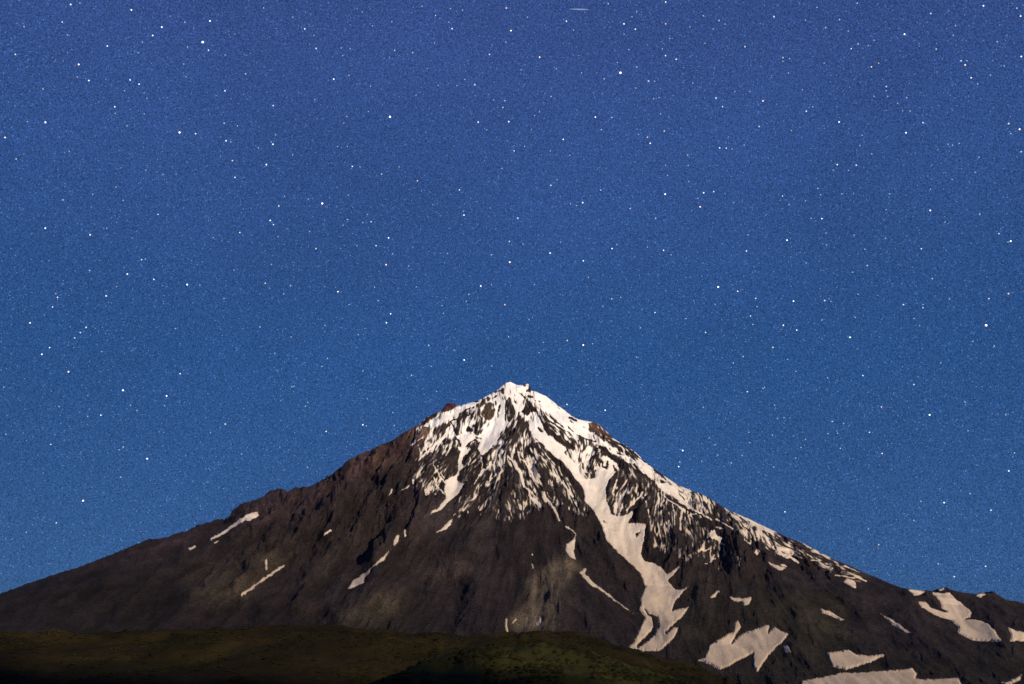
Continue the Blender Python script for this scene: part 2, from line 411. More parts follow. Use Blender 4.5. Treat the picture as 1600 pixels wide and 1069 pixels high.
# summit cap
snow_poly('A', [(420, 700), (460, 620), (530, 580), (620, 575), (690, 540), (760, 500), (900, 465), (1000, 430), (1130, 405), (1180, 425), (1120, 470), (1000, 500), (900, 560), (820, 610), (760, 650), (690, 680), (600, 720), (520, 775), (440, 800)], .92, CAP)
snow_poly('A', [(1300, 300), (1400, 240), (1500, 170), (1600, 70), (1750, 70), (1800, 150), (1900, 145), (2000, 150), (1960, 220), (1930, 225), (1960, 340), (1910, 480), (1860, 560), (1780, 590), (1760, 520), (1700, 420), (1660, 330), (1600, 400), (1580, 520), (1600, 650), (1600, 780), (1540, 900), (1460, 1000), (1430, 1067), (760, 1067), (800, 980), (900, 920), (1060, 930), (1150, 970), (1220, 900), (1400, 800), (1420, 650), (1420, 460), (1370, 360)], .93, CAP)
snow_poly('A', [(780, 740), (880, 700), (960, 690), (930, 800), (900, 880), (830, 950), (790, 850)], .8, CAP)
snow_poly('A', [(1100, 720), (1240, 700), (1400, 730), (1360, 830), (1180, 900), (1100, 860)], .7, CAP)
# right band
snow_poly('B', [(430, 230), (560, 255), (700, 300), (800, 330), (860, 385), (1000, 495), (1100, 555), (1200, 635), (1300, 685), (1500, 735), (1620, 750), (1580, 905), (1600, 1000), (1500, 1040), (1400, 1010), (1300, 950), (1200, 900), (1080, 830), (950, 720), (850, 620), (720, 540), (600, 450), (470, 350)], .95, BAND)
snow_poly('E', [(0, 160), (90, 160), (150, 220), (330, 320), (450, 430), (560, 500), (700, 590), (830, 640), (950, 740), (1100, 820), (1200, 900), (1260, 970), (1000, 925), (880, 850), (760, 700), (640, 690), (560, 600), (450, 540), (330, 480), (230, 400), (150, 390), (60, 300), (0, 280)], .88, BAND)
snow_line('E', [(430, 280), (560, 345), (750, 495), (900, 620), (1050, 725), (1200, 835), (1330, 965), (1450, 1060)], 26, 26, .9, BAND)
snow_poly('F', [(1090, 10), (1200, 60), (1300, 50), (1420, 110), (1500, 200), (1500, 260), (1600, 340), (1600, 400), (1480, 340), (1350, 250), (1230, 180), (1150, 100)], 1, BAND)
# left couloir
snow_poly('C', [(740, 0), (1100, 0), (1080, 60), (1000, 110), (930, 190), (1000, 200), (1030, 230), (960, 300), (890, 370), (870, 450), (900, 515), (950, 525), (870, 560), (820, 610), (820, 660), (780, 740), (850, 800), (910, 810), (870, 870), (800, 980), (720, 1067), (610, 1067), (600, 980), (570, 900), (600, 820), (560, 770), (640, 740), (740, 680), (790, 640), (810, 540), (800, 420), (830, 340), (840, 280), (800, 200), (850, 190), (820, 90), (760, 30)], 1, LEFT)
snow_poly('J', [(600, -20), (840, -20), (700, 110), (600, 200), (520, 290), (430, 330), (345, 355), (380, 300), (460, 270), (560, 160), (610, 110)], 1, LEFT)
snow_poly('C', [(1160, 0), (1470, 0), (1470, 60), (1430, 150), (1350, 220), (1290, 290), (1220, 345), (1180, 300), (1140, 220), (1170, 140), (1190, 60)], 1, CAP)
# main couloir
snow_poly('B', [(500, 740), (640, 700), (655, 640), (720, 760), (800, 950), (880, 1080), (570, 1080), (540, 950), (500, 870)], 1, MAIN)
snow_poly('D', [(560, 0), (680, 120), (770, 220), (900, 330), (1010, 400), (1090, 480), (1180, 590), (1260, 720), (1340, 800), (1400, 900), (1440, 1080), (1800, 1080), (1600, 950), (1600, 750), (1540, 740), (1460, 760), (1400, 690), (1310, 590), (1310, 520), (1220, 420), (1150, 360), (1080, 290), (1120, 240), (1100, 180), (1000, 140), (920, 70), (860, 0)], 1, MAIN)
snow_poly('E', [(230, 560), (300, 560), (420, 660), (480, 690), (500, 790), (440, 850), (340, 960), (300, 1080), (0, 1080), (0, 960), (60, 950), (110, 850), (100, 740), (180, 740), (220, 770), (300, 795), (340, 700)], 1, MAIN)
snow_poly('F', [(0, -20), (330, -20), (300, 120), (290, 350), (340, 450), (370, 580), (470, 605), (640, 585), (740, 510), (740, 560), (690, 640), (650, 720), (610, 830), (680, 880), (780, 870), (790, 970), (860, 880), (950, 830), (930, 960), (900, 1080), (370, 1080), (300, 960), (250, 870), (250, 800), (180, 680), (120, 560), (0, 420), (-60, 350), (-60, 0)], 1, MAIN)
snow_poly('R3', [(355, -10), (370, 90), (450, 180), (540, 260), (610, 330), (640, 420), (610, 490), (600, 570), (640, 620), (600, 700), (560, 790), (510, 840), (530, 858), (560, 850), (740, 845), (830, 760), (865, 690), (820, 690), (900, 600), (930, 550), (820, 580), (830, 520), (930, 410), (860, 440), (830, 430), (790, 380), (870, 280), (780, 330), (740, 280), (680, 255), (620, 240), (605, 190), (640, 30), (640, -10)], 1, MAIN)

# rock showing through the snow
for t, p, v in [
    ('A', [(560, 570), (590, 460), (650, 390), (720, 390), (790, 440), (780, 490), (700, 530), (620, 565)], 0), ('A', [(200, 740), (300, 670), (380, 600), (450, 560), (465, 600), (420, 670), (340, 720), (250, 790), (150, 830)], 0),
    ('A', [(100, 840), (250, 810), (370, 850), (380, 900), (250, 960), (120, 1000), (70, 960)], .12), ('A', [(1190, 600), (1230, 500), (1280, 430), (1330, 400), (1400, 440), (1410, 520), (1400, 640), (1330, 715), (1270, 700), (1200, 640)], .06),
    ('A', [(1110, 460), (1230, 370), (1320, 310), (1360, 340), (1290, 420), (1230, 480), (1150, 500)], .3), ('A', [(930, 860), (975, 795), (1065, 880), (1040, 908), (930, 900)], 0),
    ('A', [(1005, 610), (1050, 595), (1075, 660), (1020, 690)], 0), ('A', [(1050, 780), (1095, 785), (1080, 835), (1045, 830)], 0), ('A', [(400, 860), (480, 810), (620, 770), (680, 740), (695, 800), (600, 850), (540, 900), (470, 960), (400, 1000), (380, 940)], .12),
    ('A', [(1525, 180), (1595, 178), (1565, 285), (1525, 250)], .1),
    ('C', [(660, 220), (760, 200), (830, 340), (795, 500), (800, 560), (780, 640), (640, 740), (570, 720), (550, 660), (600, 520), (640, 380)], .05),
    ('C', [(1010, 280), (1070, 170), (1110, 190), (1130, 250), (1190, 330), (1180, 380), (1190, 520), (1160, 640), (1100, 760), (1030, 830), (930, 805), (850, 800), (775, 755), (830, 720), (820, 620), (880, 550), (960, 520), (900, 512), (878, 450), (900, 380)], .04),
    ('B', [(160, 325), (200, 360), (220, 440), (270, 540), (275, 620), (220, 745), (105, 745), (90, 640), (110, 540), (88, 450), (120, 390)], .12), ('B', [(460, 365), (520, 410), (600, 510), (655, 560), (650, 625), (600, 565), (525, 585), (490, 635), (420, 620), (355, 572), (410, 530), (440, 450)], .05),
    ('B', [(0, 920), (80, 840), (100, 750), (230, 740), (300, 660), (390, 610), (430, 730), (490, 760), (500, 870), (550, 950), (590, 1070), (0, 1070)], .24), ('B', [(475, 285), (570, 310), (570, 348), (475, 340)], .1),
    ('B', [(930, 980), (1020, 945), (1060, 1067), (950, 1067)], 0), ('B', [(1480, 875), (1540, 750), (1620, 740), (1620, 920), (1500, 905)], .1), ('B', [(440, 225), (490, 190), (520, 160), (540, 200), (500, 245)], 0),
    ('D', [(925, 60), (1020, 0), (1055, 80), (1105, 170), (990, 130)], 0), ('D', [(1115, 205), (1140, 65), (1180, 150), (1265, 200), (1240, 255), (1180, 230)], 0),
    ('E', [(-10, 20), (100, 0), (190, 10), (260, 100), (315, 200), (300, 235), (180, 190), (100, 150), (20, 130)], .1),
    ('E', [(500, 790), (560, 700), (640, 690), (690, 780), (690, 880), (760, 920), (880, 1000), (900, 890), (1080, 980), (1110, 1080), (300, 1080), (340, 980), (440, 870)], .1),
    ('F', [(680, 870), (780, 880), (785, 975), (865, 870)], 0), ('F', [(240, 675), (305, 735), (240, 712)], 0),
    ('R3', [(630, 555), (660, 600), (720, 615), (728, 680), (700, 740), (640, 795), (578, 835), (578, 812), (640, 750), (692, 690), (682, 622), (648, 602)], 0)]:
    fill(SNOW, T(t, p), v, RS)
for t, p, w in [
    ('A', [(665, 745), (720, 700), (850, 685), (940, 640), (1010, 600)], 18), ('A', [(690, 740), (740, 820), (760, 930)], 26), ('A', [(800, 690), (820, 800), (790, 930)], 22), ('A', [(680, 560), (690, 620), (720, 660)], 12), ('A', [(840, 610), (930, 540), (1050, 500)], 14),
    ('A', [(1440, 400), (1440, 470)], 22), ('A', [(1510, 460), (1480, 560), (1470, 660)], 18), ('A', [(1420, 240), (1520, 210)], 16), ('A', [(1380, 360), (1450, 300)], 14), ('A', [(1170, 640), (1200, 690)], 20), ('A', [(430, 720), (520, 620)], 14),
    ('C', [(1085, 70), (1000, 120), (940, 190)], 20), ('C', [(1105, 85), (1155, 155)], 26), ('C', [(1095, 35), (1185, 65)], 20), ('C', [(755, 30), (830, 100), (845, 195)], 26), ('C', [(1000, 160), (960, 230)], 14),
    ('B', [(840, 620), (885, 690)], 26), ('B', [(735, 650), (805, 705)], 26), ('B', [(735, 770), (765, 875)], 26), ('B', [(655, 835), (715, 895)], 40), ('B', [(815, 880), (880, 975), (935, 880)], 20), ('B', [(280, 215), (440, 345)], 14), ('B', [(900, 700), (1085, 845)], 16),
    ('B', [(1160, 670), (1290, 710)], 26), ('B', [(1190, 730), (1240, 760)], 20), ('B', [(690, 540), (730, 580)], 16), ('B', [(650, 620), (720, 750)], 20), ('B', [(660, 390), (685, 395)], 26), ('B', [(870, 410), (1010, 525)], 11), ('B', [(1150, 830), (1240, 900)], 16), ('B', [(250, 290), (265, 310)], 18), ('B', [(260, 390), (280, 430)], 18), ('B', [(1400, 820), (1470, 850)], 18), ('B', [(560, 330), (640, 420)], 9),
    ('D', [(600, 60), (760, 190)], 10), ('D', [(1300, 930 - 930), (1440, 60), (1600, 110)], 22),
    ('E', [(180, 410), (270, 440), (330, 510), (410, 580), (470, 640), (560, 640), (620, 700)], 48), ('E', [(135, 430), (110, 560), (200, 650)], 48), ('E', [(110, 580), (180, 730)], 26), ('E', [(220, 650), (230, 740), (300, 775), (315, 640)], 32), ('E', [(415, 715), (450, 805)], 32),
    ('E', [(300, 260), (560, 385), (700, 470), (860, 600), (1000, 700), (1150, 800), (1280, 950)], 30), ('E', [(760, 700), (820, 800), (880, 860), (1000, 940)], 44), ('E', [(480, 510), (550, 540)], 22), ('E', [(600, 490), (680, 580)], 14), ('E', [(100, 190), (200, 250), (250, 300)], 14), ('E', [(330, 330), (470, 410)], 14), ('E', [(60, 560), (0, 700)], 20), ('E', [(80, 640), (10, 780)], 22), ('E', [(110, 790), (90, 900), (30, 940)], 26),
    ('G', [(30, 525), (200, 625), (360, 675), (560, 740), (700, 830)], 40), ('R3', [(865, 648), (780, 722)], 18), ('I', [(120, 130), (330, 290), (560, 400)], 22), ('I', [(140, 200), (200, 340)], 22), ('I', [(480, 240), (620, 310)], 14)]:
    snow_line(t, p, w, w, 0.0)

# narrow strips of snow between the ribs
for t, p, w0, w1 in [
    ('C', [(600, 10), (500, 100), (400, 185), (310, 265), (240, 335), (215, 380)], 46, 14), ('C', [(215, 45), (120, 115), (20, 185)], 26, 16), ('C', [(400, 390), (400, 500), (440, 580), (510, 690), (590, 790)], 18, 16), ('C', [(490, 420), (470, 530)], 14, 10), ('C', [(250, 585), (180, 690), (200, 780), (230, 845)], 12, 16),
    ('C', [(395, 690), (430, 765)], 16, 14), ('C', [(430, 830), (500, 900), (600, 1000)], 26, 12), ('C', [(140, 160), (190, 300), (210, 350)], 12, 8), ('C', [(230, 220), (290, 275)], 14, 12), ('C', [(65, 740), (65, 800)], 14, 10), ('C', [(270, 850), (260, 920), (275, 1000)], 18, 8), ('C', [(300, 990), (350, 950)], 12, 8), ('C', [(275, 590), (310, 680)], 12, 8),
    ('C', [(1360, 500), (1250, 580), (1160, 690), (1090, 790), (1010, 865)], 30, 12), ('C', [(1240, 570), (1170, 660), (1110, 760)], 45, 20), ('C', [(1190, 375), (1215, 480), (1205, 575)], 24, 18), ('C', [(1160, 840), (1140, 960), (1090, 1030)], 9, 9), ('C', [(1580, 510), (1480, 670)], 12, 9), ('C', [(570, 180), (550, 330)], 22, 10), ('C', [(680, 200), (600, 350)], 34, 12), ('C', [(660, 480), (570, 620)], 12, 10), ('C', [(580, 440), (500, 560)], 10, 10), ('C', [(460, 470), (470, 590), (500, 680)], 14, 8), ('C', [(1020, 370), (980, 500)], 10, 8), ('C', [(540, 650), (580, 720)], 20, 10),
    ('D', [(150, 350), (230, 450), (330, 590), (380, 700), (410, 855)], 26, 30), ('D', [(350, 590), (390, 760), (410, 850)], 26, 44), ('D', [(440, 870), (490, 930), (520, 1020), (560, 1075)], 16, 16), ('D', [(480, 540), (540, 645)], 14, 10), ('D', [(590, 220), (600, 300), (640, 330)], 20, 10), ('D', [(900, 590), (930, 680), (1010, 730), (1130, 890), (1200, 965)], 18, 14), ('D', [(750, 880), (770, 1030), (800, 1075)], 14, 16), ('D', [(880, 440), (935, 505)], 16, 9), ('D', [(100, 500), (70, 580), (10, 650)], 14, 14), ('D', [(820, 750), (820, 810)], 20, 20), ('D', [(885, 760), (880, 840)], 18, 22), ('D', [(360, 400), (440, 450)], 22, 12), ('D', [(770, 310), (830, 400)], 12, 10), ('D', [(680, 170), (700, 230)], 14, 8), ('D', [(1050, 940), (1100, 1000)], 12, 10), ('D', [(1160, 950), (1220, 1030)], 18, 18),
    ('F', [(905, 200), (820, 310), (720, 420), (620, 500)], 30, 18), ('F', [(1155, 220), (1170, 320), (1110, 460), (1080, 600)], 26, 18), ('F', [(990, 490), (1005, 620)], 34, 18), ('F', [(1400, 390), (1420, 560), (1430, 760)], 24, 22), ('F', [(1565, 530), (1530, 680), (1540, 830)], 26, 30), ('F', [(1520, 640), (1535, 800)], 40, 16), ('F', [(1240, 250), (1300, 310), (1400, 380), (1500, 430), (1600, 520)], 24, 24), ('F', [(470, 0), (420, 120), (400, 250)], 20, 16), ('F', [(640, 0), (580, 90), (500, 190)], 22, 14), ('F', [(1280, 700), (1300, 740)], 24, 20), ('F', [(600, 230), (500, 340), (390, 440)], 14, 12), ('F', [(900, 290), (960, 380)], 20, 12), ('F', [(800, 130), (790, 230)], 16, 10), ('F', [(720, 540), (660, 590)], 40, 20), ('F', [(1030, 700), (1000, 800)], 16, 12),
    ('G', [(0, 470), (150, 545), (300, 635), (420, 685)], 24, 20), ('G', [(430, 700), (560, 765)], 22, 20), ('G', [(620, 760), (780, 850), (930, 935)], 18, 24), ('G', [(0, 540), (60, 620), (30, 780), (40, 920)], 24, 40), ('G', [(160, 670), (180, 760)], 20, 8), ('G', [(180, 690), (300, 670)], 20, 14),
    ('H', [(650, 40), (715, 60)], 32, 26), ('H', [(340, 445), (380, 405), (440, 440), (520, 390)], 30, 14), ('H', [(540, 430), (530, 500), (550, 590), (615, 560)], 26, 34), ('H', [(600, 500), (560, 600), (520, 630)], 24, 16), ('H', [(440, 650), (480, 650)], 22, 22), ('H', [(860, 450), (945, 500)], 16, 12), ('H', [(990, 530), (995, 610)], 24, 14), ('H', [(1040, 560), (1000, 690)], 18, 14), ('H', [(1100, 240), (1145, 285)], 22, 14), ('H', [(1165, 300), (1190, 325)], 18, 14), ('H', [(740, 315), (760, 335)], 18, 14), ('H', [(200, 500), (215, 545)], 18, 16), ('H', [(70, 560), (105, 550)], 16, 14), ('H', [(290, 465), (300, 475)], 20, 20), ('H', [(665, 690), (675, 740)], 14, 8),
    ('K', [(140, 100), (160, 190), (187, 275)], 15, 13), ('K', [(262, -10), (255, 75)], 18, 14), ('K', [(285, 55), (320, 180), (342, 275)], 13, 12), ('K', [(457, 110), (450, 190), (405, 278)], 13, 12), ('K', [(580, 40), (590, 70)], 20, 16), ('K', [(495, 290), (500, 320)], 18, 14), ('K', [(1040, 160), (1060, 190)], 30, 24), ('K', [(980, 70), (960, 200)], 14, 12), ('K', [(930, 70), (890, 180)], 14, 12), ('K', [(1230, 110), (1330, 260)], 14, 12), ('K', [(1160, 250), (1165, 275)], 26, 22), ('K', [(800, 0), (860, 110)], 24, 16), ('K', [(545, 1020), (548, 1035)], 16, 14),
    ('J', [(850, 55), (820, 155)], 12, 12), ('J', [(1150, 40), (1080, 90), (1005, 150)], 12, 12), ('J', [(885, 285), (890, 300)], 22, 20), ('J', [(965, 305), (970, 330)], 20, 16), ('J', [(765, 355), (740, 390)], 12, 9), ('J', [(840, 370), (825, 415)], 10, 8), ('J', [(1180, 360), (1185, 375)], 16, 16), ('J', [(945, 40), (945, 60)], 16, 12), ('J', [(420, 10), (428, 22)], 20, 18),
    ('I', [(200, 340), (290, 410), (400, 455), (515, 525)], 18, 20), ('I', [(570, 260), (680, 325)], 20, 14), ('I', [(1150, 570), (1360, 660)], 14, 16), ('I', [(1190, 655), (1300, 705), (1460, 785)], 18, 9), ('I', [(1030, 700), (1150, 712), (1290, 742)], 16, 12), ('I', [(700, 490), (805, 505)], 22, 14), ('I', [(850, 565), (990, 605)], 16, 12), ('I', [(270, 558), (345, 582)], 18, 14),
    ('R6', [(1090, 353), (1108, 340)], 7, 6), ('R6', [(1352, 440), (1352, 485)], 10, 8), ('R5', [(922, 590), (921, 624)], 10, 8), ('R5', [(825, 375), (842, 338)], 7, 5), ('R5', [(903, 341), (948, 313)], 6, 6), ('R5', [(973, 278), (973, 300)], 8, 7), ('R5', [(425, 612), (462, 592)], 12, 12), ('R8', [(672, 930), (668, 975), (682, 1008)], 14, 12), ('R8', [(738, 925), (722, 945)], 12, 10), ('R8', [(854, 470), (855, 478)], 8, 8), ('R8', [(852, 540), (857, 570)], 8, 7), ('R3', [(930, 205), (945, 212)], 10, 8)]:
    snow_line(t, p, w0, w1)
snow_poly('I', [(0, 20), (120, 60), (230, 130), (330, 215), (480, 270), (620, 300), (760, 370), (900, 425), (1040, 485), (1070, 540), (900, 495), (720, 465), (560, 380), (420, 300), (300, 240), (230, 200), (120, 110), (0, 70)], .85)
snow_poly('G', [(920, 640), (1050, 700), (1180, 752), (1300, 812), (1450, 882), (1600, 970), (1610, 1060), (1500, 995), (1380, 930), (1250, 850), (1130, 770), (1000, 700)], .95)
snow_poly('G', [(530, 960), (600, 940), (640, 1067), (520, 1067)], 1)

# countable snow patches lower down, each one traced
PATCHES = [
    ('H', [(530, 120), (600, 80), (645, 190), (725, 215), (710, 335), (680, 322), (660, 250), (530, 215)], 'small hooked snow patch above the black hollow on the right flank'),
    ('H', [(1320, 395), (1355, 440), (1310, 505), (1270, 470)], 'tiny oval snow spot below the right skyline streaks'),
    ('I', [(95, 525), (200, 555), (335, 600), (300, 638), (230, 622), (130, 575)], 'short slanting snow patch under the streaked right skyline'),
    ('I', [(1145, 795), (1180, 745), (1240, 765), (1290, 785), (1315, 830), (1302, 890), (1230, 845)], 'small bright snow wedge near the right skyline end of the streaks'),
    ('R4', [(490, 662), (540, 676), (622, 722), (590, 722), (500, 682)], 'short thin snow strip on dark slope, left of a longer one'),
    ('R4', [(812, 684), (870, 716), (994, 796), (960, 792), (880, 745)], 'long thin slanting snow strip on the dark right lower slope'),
    ('R4', [(968, 558), (1060, 562), (1052, 578), (1000, 592)], 'small snow patch just under the skyline left of the far right ridge'),
    ('R4', [(1090, 575), (1160, 580), (1190, 573), (1212, 600), (1262, 640), (1312, 680), (1300, 708), (1270, 718), (1330, 720), (1400, 740), (1442, 790), (1478, 838), (1330, 836), (1270, 812), (1235, 792), (1240, 760), (1200, 727), (1100, 692), (1040, 655), (1018, 625), (1060, 623), (1082, 650), (1140, 677), (1192, 682), (1150, 660), (1140, 620)], 'broad forked snowfield high on the far right ridge'),
    ('R4', [(1505, 760), (1540, 780), (1570, 783), (1600, 790), (1600, 835), (1515, 838), (1522, 800)], 'snow patch cut by the right edge of the photo'),
    ('R4', [(1333, 588), (1370, 568), (1388, 580), (1360, 602)], 'tiny snow spot on the crest of the far right ridge'),
    ('R4', [(1128, 556), (1160, 551), (1162, 560), (1132, 563)], 'tiny snow fleck on the skyline above the forked snowfield'),
    ('R4', [(528, 900), (600, 890), (640, 883), (670, 905), (740, 917), (855, 905), (780, 942), (700, 972), (630, 993), (560, 972), (540, 940)], 'leaf shaped tan snow patch low on the right, above a wide flat one'),
    ('R4', [(380, 1090), (390, 1050), (480, 1038), (600, 1010), (700, 1008), (850, 998), (990, 984), (1012, 1010), (1002, 1040), (1100, 1045), (1240, 1035), (1265, 1090)], 'wide flat tan snowfield at the bottom edge of the photo, right side'),
    ('R4', [(1455, 1056), (1500, 1058), (1580, 1018), (1565, 1048), (1500, 1075)], 'dim snow streak near the bottom right corner'),
    ('Z', [(1091, 1032), (1100, 1029), (1109, 1009), (1130, 995), (1146, 987), (1149, 972), (1153, 970), (1158, 981), (1150, 992), (1139, 1011), (1146, 1003), (1160, 990), (1175, 985), (1180, 984), (1190, 980), (1203, 975), (1199, 990), (1210, 980), (1215, 983), (1232, 991), (1222, 1005), (1212, 1012), (1200, 1025), (1190, 1040), (1183, 1050), (1178, 1040), (1177, 1020), (1165, 1027), (1150, 1035), (1135, 1043), (1125, 1047), (1108, 1038)], 'big ragged tan snowfield with forked top, low right of centre'),
    ('Z', [(1225, 1009), (1232, 1008), (1235, 1018), (1228, 1020), (1224, 1016)], 'tiny snow crumb just right of the big ragged snowfield'),
    ('R3', [(1068, 492), (1128, 438), (1132, 448), (1108, 484)], 'small pointed snow patch above the big ragged snowfield'),
    ('R3', [(1203, 485), (1250, 490), (1300, 493), (1352, 485), (1342, 522), (1300, 542), (1290, 515), (1230, 512)], 'small bow shaped snow patch right of the pointed one'),
    ('R3', [(100, 172), (112, 130), (140, 108), (168, 98), (157, 180), (170, 240), (130, 212)], 'small plump snow patch hanging from a thin hook of snow, centre right'),
    ('R3', [(193, 320), (242, 284), (234, 325), (287, 385), (362, 443), (562, 602), (420, 502), (318, 432), (258, 397)], 'long thin curved snow strip left of the longest couloir'),
    ('R6', [(1308, 192), (1312, 215), (1265, 242), (1240, 238), (1130, 308), (1062, 345), (1068, 330), (1180, 262), (1250, 212)], 'slanting snow strip high on the left ridge under the crags'),
    ('R6', [(957, 382), (990, 365), (992, 374), (968, 386)], 'tiny snow dash at the lower end of the left ridge'),
    ('R6', [(1195, 636), (1260, 588), (1350, 522), (1448, 457), (1432, 478), (1350, 538), (1280, 588), (1208, 636)], 'dull thin snow strip on the lower left flank'),
    ('R5', [(566, 953), (600, 900), (680, 848), (760, 778), (840, 698), (868, 618), (887, 616), (877, 662), (822, 722), (792, 772), (722, 822), (672, 880), (667, 912), (600, 942)], 'long snow strip beside the dark hollow on the left flank'),
    ('J', [(425, 678), (520, 615), (620, 515), (722, 425), (724, 450), (682, 532), (602, 604), (520, 646)], 'short sickle shaped snow strip below the tip of the left couloir'),
    ('K', [(475, -10), (520, 70), (560, 78), (620, 98), (672, 170), (704, 200), (692, 254), (620, 192), (548, 142), (500, 60)], 'small pale snow patch at the tail of the central strip'),
    ('R8', [(882, 964), (905, 908), (922, 930), (895, 968)], 'tiny snow fleck on the pale ash fan near the foot'),
]
for t, p, lab in PATCHES:
    snow_poly(t, p, 1.0, field(lab, 'snow_patch'))
HOOK = len(FIELDS) - 1
snow_line('K', [(740, -10), (780, 80), (850, 170), (890, 230), (930, 300), (970, 370), (1002, 470)], 34, 26, 1.0, field('thin snow ribbon ending above the plump patch, left of the longest couloir', 'snow_patch'))
plump = [k for k, v in FIELDS.items() if v and v[1].startswith('small plump')][0]
snow_line('K', [(1118, 556), (1200, 622), (1272, 682), (1270, 740), (1225, 810)], 22, 26, 1.0, plump)

# ------------------------------------------------------------------ colour of the bare ground
GROUND = np.empty((MH, MW, 3), np.float32)
GROUND[:] = (0.0228, 0.0170, 0.0172)
def soil_and_shade(pl, rgb, blur, amount=1.0):
    m = np.zeros((MH, MW), np.float32)
    fill(m, pl, 1.0, 1.0)
    m = (box_blur(m, blur) * amount)[..., None]
    GROUND[:] = GROUND * (1 - m) + np.array(rgb, np.float32) * m
soil_and_shade([(520, 745), (560, 705), (640, 662), (690, 625), (725, 625), (700, 660), (660, 700), (600, 730), (560, 750)], (0.0543, 0.0326, 0.0304), 6)
soil_and_shade([(640, 672), (655, 664), (678, 668), (676, 680), (650, 690), (636, 688)], (0.1591, 0.0928, 0.0663), 3)
soil_and_shade([(545, 716), (560, 706), (580, 702), (560, 722)], (0.1326, 0.0796, 0.0663), 3)
soil_and_shade([(690, 645), (692, 628), (715, 626), (718, 640)], (0.0862, 0.0331, 0.0398), 3)
soil_and_shade([(750, 640), (760, 620), (772, 625), (775, 655), (762, 660)], (0.0796, 0.0564, 0.0398), 3)
soil_and_shade([(915, 672), (925, 655), (945, 660), (955, 690), (935, 680)], (0.0928, 0.0497, 0.0398), 3)
soil_and_shade([(330, 805), (430, 758), (520, 742), (560, 740), (500, 800), (400, 830)], (0.0384, 0.0252, 0.0279), 8)
soil_and_shade([(120, 890), (240, 840), (330, 815), (330, 830), (200, 885)], (0.0438, 0.0279, 0.0292), 8)
soil_and_shade([(820, 910), (880, 870), (905, 880), (872, 930), (868, 985), (800, 990), (795, 970), (830, 940)], (0.115, 0.090, 0.062), 5)
soil_and_shade([(520, 960), (590, 920), (640, 925), (620, 975), (500, 985)], (0.0464, 0.0365, 0.0265), 9)
soil_and_shade([(640, 900), (700, 870), (760, 880), (720, 910), (660, 925)], (0.0411, 0.0312, 0.0285), 9)
soil_and_shade([(640, 760), (720, 780), (790, 790), (790, 810), (700, 850), (640, 830)], (0.0345, 0.0258, 0.0272), 9)
soil_and_shade([(-40, 975), (300, 985), (640, 965), (700, 1000), (1000, 1010), (1060, 940), (1180, 930), (1280, 985), (1400, 1030), (1640, 1010), (1640, 1080), (-40, 1080)], (0.0225, 0.0179, 0.0133), 14)
soil_and_shade([(1170, 925), (1330, 930), (1330, 1000), (1230, 1040), (1200, 990)], (0.0292, 0.0246, 0.0159), 12)
soil_and_shade([(1000, 890), (1160, 900), (1120, 950), (1040, 960)], (0.0279, 0.0213, 0.0173), 10)
soil_and_shade([(-40, 930), (200, 880), (420, 940), (520, 985), (-40, 990)], (0.0160, 0.0120, 0.0110), 14)  # vignette darkening painted into the lower-left ground colour
soil_and_shade([(290, 900), (420, 860), (460, 880), (380, 940), (300, 950)], (0.0411, 0.0318, 0.0239), 10)

scree = 0.58 + 0.18 * LIC1 + 0.48 * LIC2 + 0.40 * (LIC3 - 0.3) + 0.12 * fbm(PXM / 7, PYM / 5, 77, 4)
GROUND *= np.clip(scree, 0.35, 1.6)[..., None]

# ------------------------------------------------------------------ materials
def new_mat(name):
    m = bpy.data.materials.new(name)
    m.use_nodes = True
    m.node_tree.nodes.clear()
    return m, m.node_tree, m.node_tree.nodes, m.node_tree.links

def rock_material():
    m, t, N, L = new_mat('volcanic_rock')
    out = N.new('ShaderNodeOutputMaterial'); b = N.new('ShaderNodeBsdfPrincipled')
    b.inputs['Roughness'].default_value = 0.95; b.inputs['Specular IOR Level'].default_value = 0.1
    at = N.new('ShaderNodeAttribute'); at.attribute_name = 'ground'
    tc = N.new('ShaderNodeTexCoord')
    n1 = N.new('ShaderNodeTexNoise'); n1.inputs['Scale'].default_value = 0.06; n1.inputs['Detail'].default_value = 9; n1.inputs['Roughness'].default_value = 0.8
    n2 = N.new('ShaderNodeTexNoise'); n2.inputs['Scale'].default_value = 0.004; n2.inputs['Detail'].default_value = 6
    L.new(tc.outputs['Object'], n1.inputs['Vector']); L.new(tc.outputs['Object'], n2.inputs['Vector'])
    r1 = N.new('ShaderNodeMapRange'); r1.inputs[1].default_value = 0.3; r1.inputs[2].default_value = 0.72; r1.inputs[3].default_value = 0.10; r1.inputs[4].default_value = 2.1
    r2 = N.new('ShaderNodeMapRange'); r2.inputs[1].default_value = 0.3; r2.inputs[2].default_value = 0.7; r2.inputs[3].default_value = 0.75; r2.inputs[4].default_value = 1.25
    L.new(n1.outputs[0], r1.inputs[0]); L.new(n2.outputs[0], r2.inputs[0])
    mu = N.new('ShaderNodeMath'); mu.operation = 'MULTIPLY'
    L.new(r1.outputs[0], mu.inputs[0]); L.new(r2.outputs[0], mu.inputs[1])
    vm = N.new('ShaderNodeVectorMath'); vm.operation = 'SCALE'
    L.new(at.outputs['Color'], vm.inputs[0]); L.new(mu.outputs[0], vm.inputs['Scale'])
    L.new(vm.outputs[0], b.inputs['Base Color'])
    bp = N.new('ShaderNodeBump'); bp.inputs['Strength'].default_value = 1.0; bp.inputs['Distance'].default_value = 10.0
    L.new(n1.outputs[0], bp.inputs['Height']); L.new(bp.outputs[0], b.inputs['Normal'])
    L.new(b.outputs[0], out.inputs[0])
    return m

